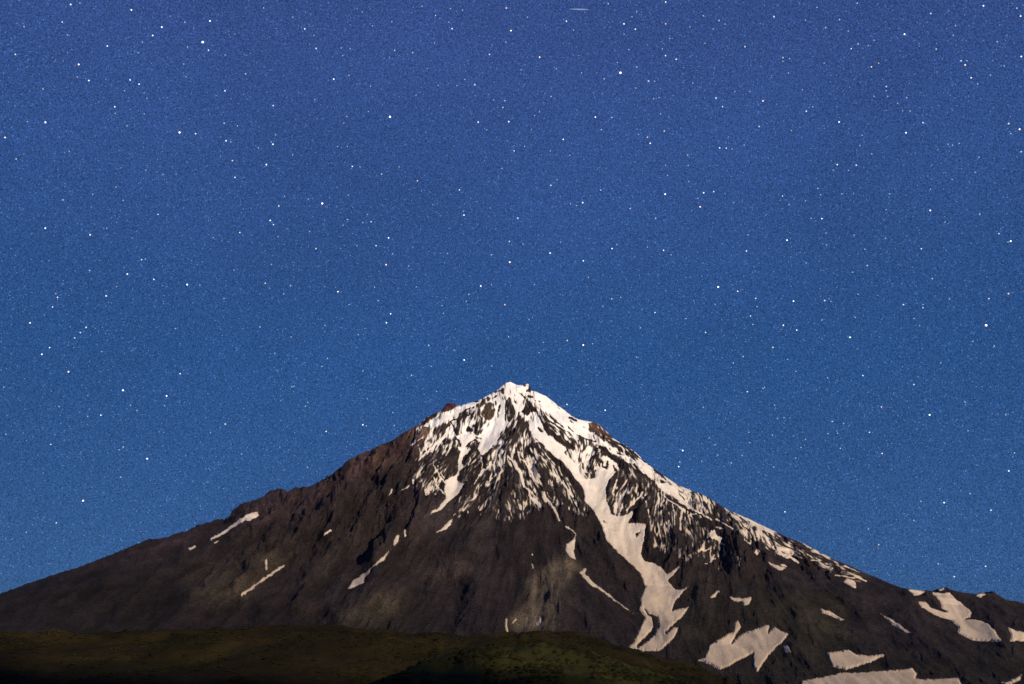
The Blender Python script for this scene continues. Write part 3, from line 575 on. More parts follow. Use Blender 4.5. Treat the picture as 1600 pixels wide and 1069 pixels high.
def snow_material():
    """clean snow near the top, old summer snow with ash and dust lower down the mountain"""
    m, t, N, L = new_mat('snow')
    out = N.new('ShaderNodeOutputMaterial'); b = N.new('ShaderNodeBsdfPrincipled')
    b.inputs['Roughness'].default_value = 0.8; b.inputs['Specular IOR Level'].default_value = 0.15
    tc = N.new('ShaderNodeTexCoord'); sp = N.new('ShaderNodeSeparateXYZ')
    L.new(tc.outputs['Object'], sp.inputs[0])
    n1 = N.new('ShaderNodeTexNoise'); n1.inputs['Scale'].default_value = 0.02; n1.inputs['Detail'].default_value = 7; n1.inputs['Roughness'].default_value = 0.7
    L.new(tc.outputs['Object'], n1.inputs['Vector'])
    add = N.new('ShaderNodeMath'); add.operation = 'MULTIPLY_ADD'; add.inputs[1].default_value = 700
    L.new(n1.outputs[0], add.inputs[0]); L.new(sp.outputs[2], add.inputs[2])
    mr = N.new('ShaderNodeMapRange'); mr.inputs[1].default_value = 150; mr.inputs[2].default_value = 2300
    L.new(add.outputs[0], mr.inputs[0])
    cr = N.new('ShaderNodeValToRGB'); e = cr.color_ramp.elements
    e[0].position = 0.0; e[0].color = (0.64, 0.485, 0.31, 1); e[1].position = 0.92; e[1].color = (0.90, 0.88, 0.86, 1)
    k = cr.color_ramp.elements.new(0.35); k.color = (0.68, 0.57, 0.46, 1)
    k = cr.color_ramp.elements.new(0.7); k.color = (0.82, 0.76, 0.68, 1)
    L.new(mr.outputs[0], cr.inputs[0])
    n2 = N.new('ShaderNodeTexNoise'); n2.inputs['Scale'].default_value = 0.09; n2.inputs['Detail'].default_value = 6
    L.new(tc.outputs['Object'], n2.inputs['Vector'])
    r2 = N.new('ShaderNodeMapRange'); r2.inputs[1].default_value = 0.3; r2.inputs[2].default_value = 0.65; r2.inputs[3].default_value = 0.82; r2.inputs[4].default_value = 1.04
    L.new(n2.outputs[0], r2.inputs[0])
    vm = N.new('ShaderNodeVectorMath'); vm.operation = 'SCALE'
    at = N.new('ShaderNodeAttribute'); at.attribute_name = 'ground'
    mx = N.new('ShaderNodeVectorMath'); mx.operation = 'MULTIPLY'
    L.new(cr.outputs[0], mx.inputs[0]); L.new(at.outputs['Color'], mx.inputs[1])
    L.new(mx.outputs[0], vm.inputs[0]); L.new(r2.outputs[0], vm.inputs['Scale'])
    L.new(vm.outputs[0], b.inputs['Base Color'])
    bp = N.new('ShaderNodeBump'); bp.inputs['Strength'].default_value = 0.22; bp.inputs['Distance'].default_value = 4.0
    L.new(n2.outputs[0], bp.inputs['Height']); L.new(bp.outputs[0], b.inputs['Normal'])
    L.new(b.outputs[0], out.inputs[0])
    return m

def turf_material(name, c0, c1, c2):
    m, t, N, L = new_mat(name)
    out = N.new('ShaderNodeOutputMaterial'); b = N.new('ShaderNodeBsdfPrincipled')
    b.inputs['Roughness'].default_value = 1.0; b.inputs['Specular IOR Level'].default_value = 0.05
    tc = N.new('ShaderNodeTexCoord')
    n1 = N.new('ShaderNodeTexNoise'); n1.inputs['Scale'].default_value = 0.006; n1.inputs['Detail'].default_value = 9; n1.inputs['Roughness'].default_value = 0.68
    L.new(tc.outputs['Object'], n1.inputs['Vector'])
    cr = N.new('ShaderNodeValToRGB'); e = cr.color_ramp.elements
    e[0].position = 0.35; e[0].color = (*c0, 1); e[1].position = 0.68; e[1].color = (*c2, 1)
    k = cr.color_ramp.elements.new(0.5); k.color = (*c1, 1)
    L.new(n1.outputs[0], cr.inputs[0]); L.new(cr.outputs[0], b.inputs['Base Color'])
    n2 = N.new('ShaderNodeTexNoise'); n2.inputs['Scale'].default_value = 0.08; n2.inputs['Detail'].default_value = 6
    L.new(tc.outputs['Object'], n2.inputs['Vector'])
    bp = N.new('ShaderNodeBump'); bp.inputs['Strength'].default_value = 0.8; bp.inputs['Distance'].default_value = 4.0
    L.new(n2.outputs[0], bp.inputs['Height']); L.new(bp.outputs[0], b.inputs['Normal'])
    L.new(b.outputs[0], out.inputs[0])
    return m

def star_material(name, rgb, strength):
    m, t, N, L = new_mat(name)
    out = N.new('ShaderNodeOutputMaterial'); e = N.new('ShaderNodeEmission')
    e.inputs[0].default_value = (*rgb, 1); e.inputs[1].default_value = strength
    L.new(e.outputs[0], out.inputs[0])
    m.cycles.emission_sampling = 'NONE'
    return m

M_ROCK, M_SNOW = rock_material(), snow_material()
M_TURF = turf_material('mountain_turf', (0.0085, 0.0066, 0.0024), (0.0145, 0.0112, 0.0037), (0.026, 0.0186, 0.006))
M_KNOLL = turf_material('green_knoll_turf', (0.010, 0.012, 0.003), (0.020, 0.021, 0.0055), (0.038, 0.036, 0.010))
M_SHRUB = turf_material('dwarf_shrub', (0.006, 0.007, 0.0022), (0.013, 0.013, 0.004), (0.036, 0.026, 0.007))
M_GROUND = turf_material('valley_floor', (0.03, 0.026, 0.018), (0.04, 0.034, 0.022), (0.05, 0.042, 0.028))

def make_mesh(name, verts, quads, mat, smooth=True, colors=None):
    me = bpy.data.meshes.new(name)
    nv, nf = len(verts), len(quads)
    k = quads.shape[1]
    me.vertices.add(nv); me.vertices.foreach_set('co', np.ascontiguousarray(verts, np.float32).ravel())
    me.loops.add(nf * k); me.loops.foreach_set('vertex_index', np.ascontiguousarray(quads, np.int32).ravel())
    me.polygons.add(nf); me.polygons.foreach_set('loop_start', np.arange(0, nf * k, k, dtype=np.int32))
    me.update(calc_edges=True)
    if smooth:
        me.polygons.foreach_set('use_smooth', np.ones(nf, bool))
    if colors is not None:
        a = me.color_attributes.new('ground', 'FLOAT_COLOR', 'POINT')
        a.data.foreach_set('color', np.ascontiguousarray(colors, np.float32).ravel())
    me.materials.append(mat)
    ob = bpy.data.objects.new(name, me)
    COL.objects.link(ob)
    return ob

def tag(o, label=None, category=None, group=None, kind=None):
    if label: o['label'] = label
    if category: o['category'] = category
    if group: o['group'] = group
    if kind: o['kind'] = kind
    return o

def grid_quads(nr, nc):
    i = np.arange(nr - 1)[:, None] * nc + np.arange(nc - 1)[None, :]
    return np.stack([i, i + 1, i + nc + 1, i + nc], -1).reshape(-1, 4)

# ------------------------------------------------------------------ ground to the horizon, and the knoll the viewer stands on
ang = np.linspace(0, 2 * math.pi, 97)[:-1]
rads = np.array([1, 300, 1200, 4000, 12000, 40000, 120000.0])
gv = np.concatenate([np.stack([r * np.cos(ang), r * np.sin(ang), np.full(96, -90.0)], 1) for r in rads])
gq = np.array([[a * 96 + i, (a + 1) * 96 + i, (a + 1) * 96 + (i + 1) % 96, a * 96 + (i + 1) % 96] for a in range(6) for i in range(96)])
tag(make_mesh('ground', gv, gq, M_GROUND), 'dark valley floor reaching out to the horizon', 'ground', kind='structure')
rads = np.array([0.5, 6, 30, 80, 160, 300, 480, 700.0]); zs = np.array([-1.7, -1.9, -4, -9, -19, -40, -68, -95.0])
gv = np.concatenate([np.stack([r * np.cos(ang), r * np.sin(ang), np.full(96, z)], 1) for r, z in zip(rads, zs)])
gq = np.array([[a * 96 + i, (a + 1) * 96 + i, (a + 1) * 96 + (i + 1) % 96, a * 96 + (i + 1) % 96] for a in range(7) for i in range(96)])
tag(make_mesh('knoll', gv, gq, M_TURF), 'grassy knoll under the viewpoint', 'hill', kind='structure')

# unseen ridge added behind the viewpoint; its crest is shaped to shade the foothills
sa, ca = math.sin(MOON_AZ), math.cos(MOON_AZ)
cc = np.linspace(-9000, 9000, 181); dd = np.concatenate([np.linspace(-3300, 0, 24), np.linspace(150, 5000, 16)])
CCg, DDg = np.meshgrid(cc, dd)
reach = np.interp(cc, [-2000, 108, 567, 875, 1423, 1953, 4000], [2600, 2250, 1850, 1000, 1000, 800, 700])
crest_h = (4200 + reach) * math.tan(MOON_EL) - 10 + 60 * fbm(cc / 300.0, cc * 0, 501, 5) - 500 * sstep(3500, 9000, np.abs(cc))
prof = np.where(DDg < 0, np.clip(1 + DDg / 3300.0, 0, 1) ** 1.25, np.clip(1 - DDg / 5000.0, 0, 1) ** 1.2)
RZ = -92 + (crest_h[None, :] + 92) * prof + 60 * prof * (1 - prof) * 4 * fbm(CCg / 600, DDg / 900, 511, 4)
RX = CCg * ca + (4200 + DDg) * sa; RY = CCg * sa - (4200 + DDg) * ca
tag(make_mesh('ridge', np.stack([RX.ravel(), RY.ravel(), RZ.ravel()], 1), grid_quads(len(dd), len(cc)), M_GROUND), 'added unseen ridge behind the viewpoint that shades the near foothills', 'ridge', kind='structure')

# ------------------------------------------------------------------ the volcano
tcols = np.concatenate([np.linspace(-0.80, -0.575, 40)[:-1], np.linspace(-0.575, -0.145, 600)[:-1], np.linspace(-0.145, 0.38, 1170), np.linspace(0.38, 0.575, 230)[1:], np.linspace(0.575, 0.80, 40)[1:]])
ys = np.linspace(1700, D, 9000)
_, cpy = project(np.zeros_like(ys), ys, base_height(np.full_like(ys, SUMMIT_X), ys))
arc = np.concatenate([[0], np.cumsum(np.maximum(np.abs(np.diff(cpy)), 0.01) / np.where(cpy[1:] < 870, 0.72, 1.15))])
rows = np.interp(np.linspace(0, arc[-1], int(arc[-1])), arc, ys)
rows = np.concatenate([rows, D + np.linspace(8, 420, 46), D + np.geomspace(460, 6000, 24)])
NR, NC = len(rows), len(tcols)
Y = np.repeat(rows[:, None], NC, 1)
X = tcols[None, :] * Y
Z = base_height(X, Y)
cidx = np.arange(NC)
gk = np.exp(-np.linspace(-2.5, 2.5, 161) ** 2); gk /= gk.sum()
for it in range(6):                        # first bring the smooth cone to the traced skyline
    px, py = project(X, Y, Z)
    top = np.argmin(py, axis=0)
    ty_ = Y[top, cidx]
    g = pix_dir(px[top, cidx], np.interp(px[top, cidx], SKYLINE[:, 0], SKYLINE[:, 1]))
    dz = g[2] / g[1] * ty_ - Z[top, cidx]
    dz = np.convolve(np.pad(dz, 80, mode='edge'), gk, 'valid')
    ty_ = np.convolve(np.pad(ty_, 80, mode='edge'), gk, 'valid')
    Z = Z + dz[None, :] * np.exp(-((Y - ty_[None, :]) / 1800.0) ** 2)
px, py = project(X, Y, Z)
fade_front = 1 - sstep(D + 300, D + 1500, Y)
bury = np.clip(2.2 * box_blur((SNOW > 0.9).astype(np.float32), 6), 0, 1)[::2, ::2]       # snow evens out the small relief it covers
ashy = zone_mask([[(650, 890), (720, 830), (770, 800), (850, 810), (900, 850), (1000, 950), (1000, 1015), (640, 1010)]], 14)     # loose ash lies smooth
HM += HF * (1 - 0.8 * bury) * (1 - 0.5 * ashy) * (1 - 0.45 * zone_mask([[(1010, 910), (1200, 890), (1350, 920), (1640, 950), (1640, 1085), (1000, 1085)]], 16))
lift = box_blur(HM, 8)                      # raised ground stands higher in view: look its relief up where it ends up
scale_y = np.clip(Y / 7000.0, 0.4, 1.1)
rise = sample(lift, px, py) * scale_y * FOC / Y
rise = sample(lift, px, py - rise) * scale_y * FOC / Y
Z = Z + sample(HM, px, py - rise) * fade_front * scale_y
back = sstep(D + 100, D + 700, Y)
Z = Z + back * 40 * fbm(X / 500, Y / 500, 41, 4)

# fit the crest to the traced skyline: broad part over the whole shoulder, crags only along the crest
jag = 0.9 * fbm(SKYLINE[:, 0] * 0, SKYLINE[:, 0] * 0, 1)
def crest_target(cpx):
    t = np.interp(cpx, SKYLINE[:, 0], SKYLINE[:, 1])
    rockiness = 0.35 + 0.65 * sstep(720, 660, cpx) + 0.8 * sstep(260, 320, cpx) * sstep(600, 480, cpx)
    return t + rockiness * (0.8 * vnoise(cpx / 3.1, cpx * 0, 5) + 0.7 * vnoise(cpx / 7.3, cpx * 0, 6))
for it in range(9):
    px, py = project(X, Y, Z)
    top = np.argmin(py, axis=0); cidx = np.arange(NC)
    tp, tx_, ty_, tz_ = py[top, cidx], X[top, cidx], Y[top, cidx], Z[top, cidx]
    want = crest_target(px[top, cidx])
    gx, gy, gz = pix_dir(px[top, cidx], want)
    dz = gz / gy * ty_ - tz_
    k = np.exp(-np.linspace(-2.5, 2.5, 81) ** 2); k /= k.sum()
    ty_ = np.convolve(np.pad(np.clip(ty_, D - 3500, D + 1500), 40, mode='edge'), k, 'valid')
    low = np.convolve(np.pad(dz, 40, mode='edge'), k, 'valid')
    Z += low[None, :] * np.exp(-((Y - ty_[None, :]) / 1500.0) ** 2) + (dz - low)[None, :] * np.exp(-((Y - ty_[None, :]) / 200.0) ** 2)

px, py = project(X, Y, Z)
low_j = 1 - 0.75 * sstep(840, 900, py)
jx = px + 0.5 * low_j * vnoise(px / 1.9, py / 1.9, 11) + 0.7 * vnoise(px / 5.0, py / 5.0, 12)
jy = py + 0.5 * low_j * vnoise(px / 1.9, py / 1.9, 13) + 0.7 * vnoise(px / 5.0, py / 5.0, 14)
soft = SNOW.copy()
for ax in (0, 1):
    soft = 0.5 * soft + 0.25 * np.roll(soft, 1, ax) + 0.25 * np.roll(soft, -1, ax)
dens = sample(soft, jx, jy, RS)
gully = 1.75 - 1.5 * sample(LIC3, px, py)          # streaks gather in the gullies and leave the ribs bare
dens = np.where((dens > 0.03) & (dens < 0.88), np.clip(dens * gully, 0.0, 0.9), dens)
in_fine = (px > FX0) & (px < FX0 + FWID - 1) & (py > FY0) & (py < FY0 + FHGT - 1)
u_ = np.where(in_fine, 0.68 * sample_fine(px, py) + 0.32 * sample(LIC2, px, py), sample(LIC1, px, py)) + 0.07 * sample(CLUMP, px, py)
u_ = np.clip(0.5 + (u_ - 0.5) * 1.35, 0.05, 0.95)
u_ = np.where((dens > 0.96), np.minimum(u_, 0.5), np.where(dens < 0.02, np.maximum(u_, 0.5), u_))
sval = (dens - u_).astype(np.float32)
sval = np.where(Y < D + 260, sval, -1.0)
sval = np.where(np.abs(sval) < 0.01, 0.01 * np.sign(sval + 1e-9), sval)
vid = IDM[np.clip(((jy - MY0) * RS), 0, IDM.shape[0] - 1).astype(int), np.clip(((jx - MX0) * RS), 0, IDM.shape[1] - 1).astype(int)]
ground_rgb = sample(GROUND, px.ravel(), py.ravel())
# a thin dusting of snow on rock next to the streaks
dust = (0.42 * sstep(-0.32, 0.0, sval) * (dens > 0.03)).ravel()[:, None].astype(np.float32)
ground_rgb = ground_rgb * (1 - dust) + np.array((0.42, 0.38, 0.34), np.float32) * dust
# snow: thin and dirty along its margins, with grit drawn out down the slope
wide = sample(box_blur((SNOW > 0.5).astype(np.float32), 2), jx, jy, RS)
thin = 1 - sstep(0.0, 0.28, sval) * (0.55 + 0.45 * sstep(0.45, 0.95, wide))
grit = 0.10 + 0.16 * sstep(2000, 300, Z)
clean = 1.09 - grit * (0.8 * sample(LIC2, px, py) + 0.6 * sample(LIC3, px, py))
snow_rgb = (clean[..., None] * (1 - thin[..., None] * np.array((0.28, 0.32, 0.36)))).reshape(-1, 3).astype(np.float32)
V = np.stack([X.ravel(), Y.ravel(), Z.ravel()], 1)
inside = sval > 0
# the snow edge runs between grid points: new vertices where it crosses a grid edge
hcut = inside[:, 1:] != inside[:, :-1]; vcut = inside[1:, :] != inside[:-1, :]
base = NR * NC
hidx = np.full(hcut.shape, -1, np.int64); hidx[hcut] = base + np.arange(hcut.sum())
vidx = np.full(vcut.shape, -1, np.int64); vidx[vcut] = base + hcut.sum() + np.arange(vcut.sum())
gi = np.arange(base).reshape(NR, NC)
ea = np.concatenate([gi[:, :-1][hcut], gi[:-1, :][vcut]]); eb = np.concatenate([gi[:, 1:][hcut], gi[1:, :][vcut]])
sv = sval.ravel()
te = np.clip(sv[ea] / (sv[ea] - sv[eb]), 0.08, 0.92)[:, None]
# snow lies a little proud of the rock: lift points wholly inside the snow
q_all = inside[:-1, :-1] & inside[1:, :-1] & inside[:-1, 1:] & inside[1:, 1:]
deep = np.zeros((NR, NC), bool)
deep[1:-1, 1:-1] = q_all[:-1, :-1] & q_all[1:, :-1] & q_all[:-1, 1:] & q_all[1:, 1:]
Vcut = V[ea] * (1 - te) + V[eb] * te
V[:, 2] += np.where(deep.ravel(), 2.5, 0.0)
V = np.concatenate([V, Vcut])
ground_rgb = np.concatenate([ground_rgb, ground_rgb[ea] * (1 - te) + ground_rgb[eb] * te])
rgba = np.concatenate([ground_rgb, np.ones((len(ground_rgb), 1), np.float32)], 1)
snow_rgb = np.concatenate([snow_rgb, np.full((len(ea), 3), (0.60, 0.56, 0.52), np.float32)])
snow_rgba = np.concatenate([snow_rgb, np.ones((len(snow_rgb), 1), np.float32)], 1)
corner = [gi[:-1, :-1].ravel(), gi[:-1, 1:].ravel(), gi[1:, 1:].ravel(), gi[1:, :-1].ravel()]
edge = [hidx[:-1, :].ravel(), vidx[:, 1:].ravel(), hidx[1:, :].ravel(), vidx[:, :-1].ravel()]
ins = [inside.ravel()[c] for c in corner]
code = sum((ins[k].astype(int) << k) for k in range(4))
vidr = vid.ravel()
fidq = np.max([np.where(ins[k], vidr[corner[k]], 0) for k in range(4)], axis=0)
PIECES = []                    # (faces, id of the snowfield, 0 loose snow, -1 rock)
for cd in range(16):
    m = np.nonzero(code == cd)[0]
    if not len(m):
        continue
    bit = [(cd >> k) & 1 for k in range(4)]
    C_m = [corner[k][m] for k in range(4)]; E_m = [edge[k][m] for k in range(4)]
    def walk(want):
        out = []
        for k in range(4):
            if bit[k] == want: out.append(C_m[k])
            if bit[k] != bit[(k + 1) % 4]: out.append(E_m[k])
        return np.stack(out, 1)
    if cd == 0:
        PIECES.append((np.stack(C_m, 1), np.full(len(m), -1)))
    elif cd == 15:
        PIECES.append((np.stack(C_m, 1), fidq[m]))
    elif cd in (5, 10):
        PIECES.append((walk(1), fidq[m]))
        for k in range(4):
            if not bit[k]:
                PIECES.append((np.stack([E_m[k - 1], C_m[k], E_m[k]], 1), np.full(len(m), -1)))
    else:
        PIECES.append((walk(1), fidq[m]))
        PIECES.append((walk(0), np.full(len(m), -1)))

def ragged_mesh(name, parts, mat, colors=None):
    loops = np.concatenate([p.ravel() for p in parts])
    totals = np.concatenate([np.full(len(p), p.shape[1], np.int32) for p in parts])
    used, inv = np.unique(loops, return_inverse=True)
    me = bpy.data.meshes.new(name)
    me.vertices.add(len(used)); me.vertices.foreach_set('co', V[used].astype(np.float32).ravel())
    me.loops.add(len(loops)); me.loops.foreach_set('vertex_index', inv.ravel().astype(np.int32))
    me.polygons.add(len(totals)); me.polygons.foreach_set('loop_start', np.concatenate([[0], np.cumsum(totals)[:-1]]).astype(np.int32))
    me.update(calc_edges=True)
    me.polygons.foreach_set('use_smooth', np.ones(len(totals), bool))
    if colors is not None:
        at = me.color_attributes.new('ground', 'FLOAT_COLOR', 'POINT')
        at.data.foreach_set('color', colors[used].astype(np.float32).ravel())
    me.materials.append(mat)
    ob = bpy.data.objects.new(name, me)
    COL.objects.link(ob)
    return ob

def main_piece(parts):
    """split the faces of one field into its largest connected piece and the rest"""
    loops = np.concatenate([p.ravel() for p in parts])
    used, inv = np.unique(loops, return_inverse=True)
    local, o_ = [], 0
    for p in parts:
        local.append(inv.ravel()[o_:o_ + p.size].reshape(p.shape)); o_ += p.size
    lab = np.arange(len(used))
    while True:
        new = lab.copy()
        for q in local:
            mn = lab[q].min(1)
            for c in range(q.shape[1]):
                np.minimum.at(new, q[:, c], mn)
        new = new[new]
        if (new == lab).all():
            break
        lab = new
    v_, n_ = np.unique(np.concatenate([lab[q[:, 0]] for q in local]), return_counts=True)
    best = v_[n_.argmax()]
    keep = [lab[q[:, 0]] == best for q in local]
    return [p[k] for p, k in zip(parts, keep)], [p[~k] for p, k in zip(parts, keep)]

tag(ragged_mesh('mountain', [p[f < 0] for p, f in PIECES], M_ROCK, rgba), 'dark brown volcanic cone with ribbed rocky flanks', 'mountain', kind='structure')
loose = [p[f == 0] for p, f in PIECES]
for fid, info in FIELDS.items():
    if info is None:
        continue
    parts = [p[f == fid] for p, f in PIECES if (f == fid).any()]
    if sum(len(p) for p in parts) < 3:
        loose += parts
        continue
    parts, cut = main_piece(parts)
    loose += cut                 # crumbs cut off from a traced field belong to the loose streaks
    grp = 'large snowfields of the upper cone' if info[0] == 'snowfield' else 'snow patches on the dark lower slopes'
    tag(ragged_mesh(info[0], parts, M_SNOW, snow_rgba), info[1], 'snowfield' if info[0] == 'snowfield' else 'snow patch', grp)
tag(ragged_mesh('snow_streaks', loose, M_SNOW, snow_rgba), 'thin broken snow streaks between the dark rock ribs of the upper cone', 'snow', kind='stuff')

# ------------------------------------------------------------------ green foothills in front
def hill(name, crest, dist, depth, label, seed, rows_n=110, cols_n=420, floor=-95, mat=None):
    c = np.array(crest, float)
    t0 = (c[0, 0] - 800) / FOC / 1.03; t1 = (c[-1, 0] - 800) / FOC / 1.03
    tc = np.linspace(t0, t1, cols_n); yr = np.linspace(dist - depth, dist + depth * 0.9, rows_n)
    YY = np.repeat(yr[:, None], cols_n, 1); XX = tc[None, :] * YY
    cx, cy = c[:, 0], c[:, 1]
    gx, gy, gz = pix_dir(cx, cy)
    wxs, wzs = gx / gy * dist, gz / gy * dist
    s = (YY - dist) / depth
    prof = np.where(s < 0, 1 - sstep(0, 1, -s) , 1 - sstep(0, 0.9, s))
    zc = np.interp(XX, wxs, wzs)
    rel = fbm(XX / 170, YY / 140, seed, 5) + 1.1 * fbm(XX / 420, YY / 300, seed + 40, 2)
    ZZ = floor + (zc - floor) * prof + 16 * rel * prof + 3.0 * fbm(XX / 24, YY / 24, seed + 9, 3)
    for it in range(5):
        ppx, ppy = project(XX, YY, ZZ)
        top = np.argmin(ppy, 0); ci = np.arange(cols_n)
        want = np.interp(ppx[top, ci], cx, cy) + 1.6 * vnoise(ppx[top, ci] / 9, ppx[top, ci] * 0, seed + 3) + 2.5 * vnoise(ppx[top, ci] / 31, ppx[top, ci] * 0, seed + 5)
        g = pix_dir(ppx[top, ci], want)
        dz = g[2] / g[1] * YY[top, ci] - ZZ[top, ci]
        k = np.exp(-np.linspace(-2, 2, 21) ** 2); k /= k.sum()
        dz = np.convolve(np.pad(dz, 10, mode='edge'), k, 'valid')
        ZZ += dz[None, :] * np.exp(-((YY - YY[top, ci][None, :]) / (depth * 0.35)) ** 2)
    ob = make_mesh(name, np.stack([XX.ravel(), YY.ravel(), ZZ.ravel()], 1), grid_quads(rows_n, cols_n), mat or M_TURF)
    tag(ob, label, 'hill', kind='structure')
    return XX, YY, ZZ

h1 = hill('hill', [(-260, 1005), (-100, 995), (0, 990), (100, 987), (250, 985), (400, 981), (520, 978), (600, 983), (660, 990), (720, 992), (780, 988), (860, 985), (905, 988), (950, 1002), (1000, 1018), (1060, 1034), (1120, 1052), (1170, 1072), (1240, 1100), (1300, 1120)],
          2500, 900, 'wide dark green foothill along the bottom left of the photo', 301)
h2 = hill('hill', [(500, 1095), (560, 1075), (610, 1058), (650, 1040), (690, 1026), (730, 1012), (770, 1006), (810, 1008), (850, 1003), (900, 1014), (940, 1022), (990, 1038), (1040, 1056), (1090, 1076), (1150, 1105)],
          1750, 520, 'rounded dark green knoll at the bottom centre, nearest the viewer', 331, 90, 260, mat=M_KNOLL)

# low shrub thicket on the foothills: nobody could count it
def shrubs(name, field_, n, seed, label):
    XX, YY, ZZ = field_
    r = np.random.default_rng(seed)
    nr, nc = XX.shape
    a = r.random(n) * (nr - 1.01); b = r.random(n) * (nc - 1.01)
    dens_ = fbm(a / 9.0, b / 16.0, seed + 4, 3)
    keep = dens_ > -0.15
    a, b = a[keep], b[keep]; n = len(a)
    ai, bi = a.astype(int), b.astype(int); ta, tb = a - ai, b - bi
    def g(M):
        return (M[ai, bi] * (1 - tb) + M[ai, bi + 1] * tb) * (1 - ta) + (M[ai + 1, bi] * (1 - tb) + M[ai + 1, bi + 1] * tb) * ta
    cx, cy, cz = g(XX), g(YY), g(ZZ)
    size = 2.2 + 4.5 * r.random(n) ** 2
    base = np.array([(1, 0, .15), (.31, .95, .15), (-.81, .59, .15), (-.81, -.59, .15), (.31, -.95, .15), (0.1, 0.05, 1.0)], float)
    jit = 1 + 0.5 * (r.random((n, 6, 3)) - 0.5)
    rot = r.random(n) * 6.28
    p = base[None] * jit * size[:, None, None]
    co, si = np.cos(rot)[:, None], np.sin(rot)[:, None]
    q = np.stack([p[..., 0] * co - p[..., 1] * si + cx[:, None], p[..., 0] * si + p[..., 1] * co + cy[:, None], p[..., 2] * 0.8 + cz[:, None] - 0.2], -1)
    tri = np.array([(0, 1, 5), (1, 2, 5), (2, 3, 5), (3, 4, 5), (4, 0, 5)])
    F = (tri[None] + 6 * np.arange(n)[:, None, None]).reshape(-1, 3)
    tag(make_mesh(name, q.reshape(-1, 3), F, M_SHRUB), label, 'shrubs', kind='stuff')
shrubs('shrub_thicket', h1, 22000, 401, 'low dark shrubs covering the wide foothill')
shrubs('shrub_thicket', h2, 9000, 431, 'low dark shrubs covering the rounded knoll')

# ------------------------------------------------------------------ stars
STAR_D = 150000.0
S = 400 / 1584
STARS = []
def st(ox, oy, flat):
    for i in range(0, len(flat), 3):
        q = (ox + flat[i] * S, oy + flat[i + 1] * S, flat[i + 2])
        if all(abs(q[0] - p[0]) + abs(q[1] - p[1]) > 3.5 for p in STARS):
            STARS.append(q)
st(0, 0, [437,28,2,495,20,1,813,62,2,385,137,2,149,165,2,418,217,1,1053,100,1,1143,138,2,1299,130,3,1001,168,3,945,220,2,882,261,1,1254,261,4,1290,311,2,1160,291,1,664,285,2,95,337,3,418,325,1,856,328,1,1394,341,1,487,399,3,1138,397,1,1520,457,2,479,477,1,1152,476,1,550,499,3,805,495,3,861,521,2,266,551,2,1392,562,2,771,561,1,893,575,1,910,609,1,710,661,2,714,702,1,281,757,4,170,753,1,787,779,1,893,705,1,1111,820,4,1210,828,2,1387,762,2,1469,779,1,31,851,3,1399,871,2,1429,879,1,429,937,1,100,984,2,1438,994,2,902,1054,1])
st(400, 0, [47,49,1,229,107,1,302,179,2,281,168,1,360,219,1,372,300,2,583,301,1,528,297,1,1028,39,1,1111,96,2,658,74,1,721,160,1,841,134,1,1194,138,1,1213,177,2,1278,63,1,1204,54,1,1549,50,2,1578,190,3,1546,260,2,858,313,2,969,326,2,1105,266,1,1445,337,2,537,345,1,575,467,2,481,490,3,709,534,1,1058,424,1,1292,492,1,1354,524,3,1244,530,1,1128,528,1,991,589,1,106,654,2,364,618,1,1141,652,1,1528,665,2,1472,618,1,1540,623,1,829,723,4,561,721,1,695,690,1,1375,756,2,1564,753,2,95,879,1,105,893,2,123,835,1,227,959,1,15,915,1,64,1019,3,596,1030,2,645,1033,1,565,906,1,505,907,1,886,1033,1,1523,1042,1,1428,804,1,544,763,1])
st(800, 0, [596,23,2,951,13,2,693,148,3,951,148,3,763,181,2,337,132,2,382,187,1,743,104,1,772,72,1,1184,98,2,1281,127,2,1319,149,1,1246,180,1,992,238,1,976,238,1,1442,289,2,723,308,1,931,302,1,950,345,2,1016,367,2,171,354,2,653,386,1,773,415,2,671,451,4,571,488,2,844,502,2,883,503,1,1057,457,1,1119,513,1,767,545,1,558,577,1,241,597,2,876,611,1,911,604,1,1262,607,2,1303,660,2,1380,567,1,1473,567,1,1553,625,2,516,725,3,920,705,1,618,727,1,141,716,1,171,692,1,1529,783,3,942,811,3,838,849,2,855,887,3,784,832,1,553,802,1,1285,915,2,1326,917,2,1362,922,1,1437,899,1,317,863,2,1087,960,2,357,962,1,13,934,2,78,906,1,238,934,1,121,801,1,950,1022,1,1091,1024,1,762,1003,1,1195,268,1,1102,166,1,573,171,1,97,107,1,694,212,1,275,425,1,431,451,1,57,432,1])
st(1200, 0, [37,103,3,1333,36,2,1540,51,2,1563,100,2,1007,84,2,552,20,1,357,171,2,233,125,1,845,212,3,1161,158,1,1147,218,1,658,249,1,558,272,2,621,283,1,515,301,2,1041,304,2,1418,258,1,685,391,2,640,414,2,1195,377,2,1220,402,3,1231,375,1,1257,482,2,1463,409,1,1377,464,1,1567,350,3,348,391,1,93,357,1,135,363,1,93,379,1,127,452,1,732,536,2,731,561,1,741,596,1,657,596,1,858,605,2,803,640,1,213,555,1,277,661,2,237,688,2,440,755,3,959,759,3,854,822,3,880,687,1,833,686,1,1489,765,2,1557,800,3,1502,827,1,1141,899,2,1115,892,1,1183,887,1,583,838,1,145,808,1,569,900,1,1306,973,1,1567,939,2,641,952,1,429,1019,2,546,1022,2,404,1053,1,498,1055,1,1283,1066,1,1298,519,1,443,122,1,498,192,1,304,46,1])
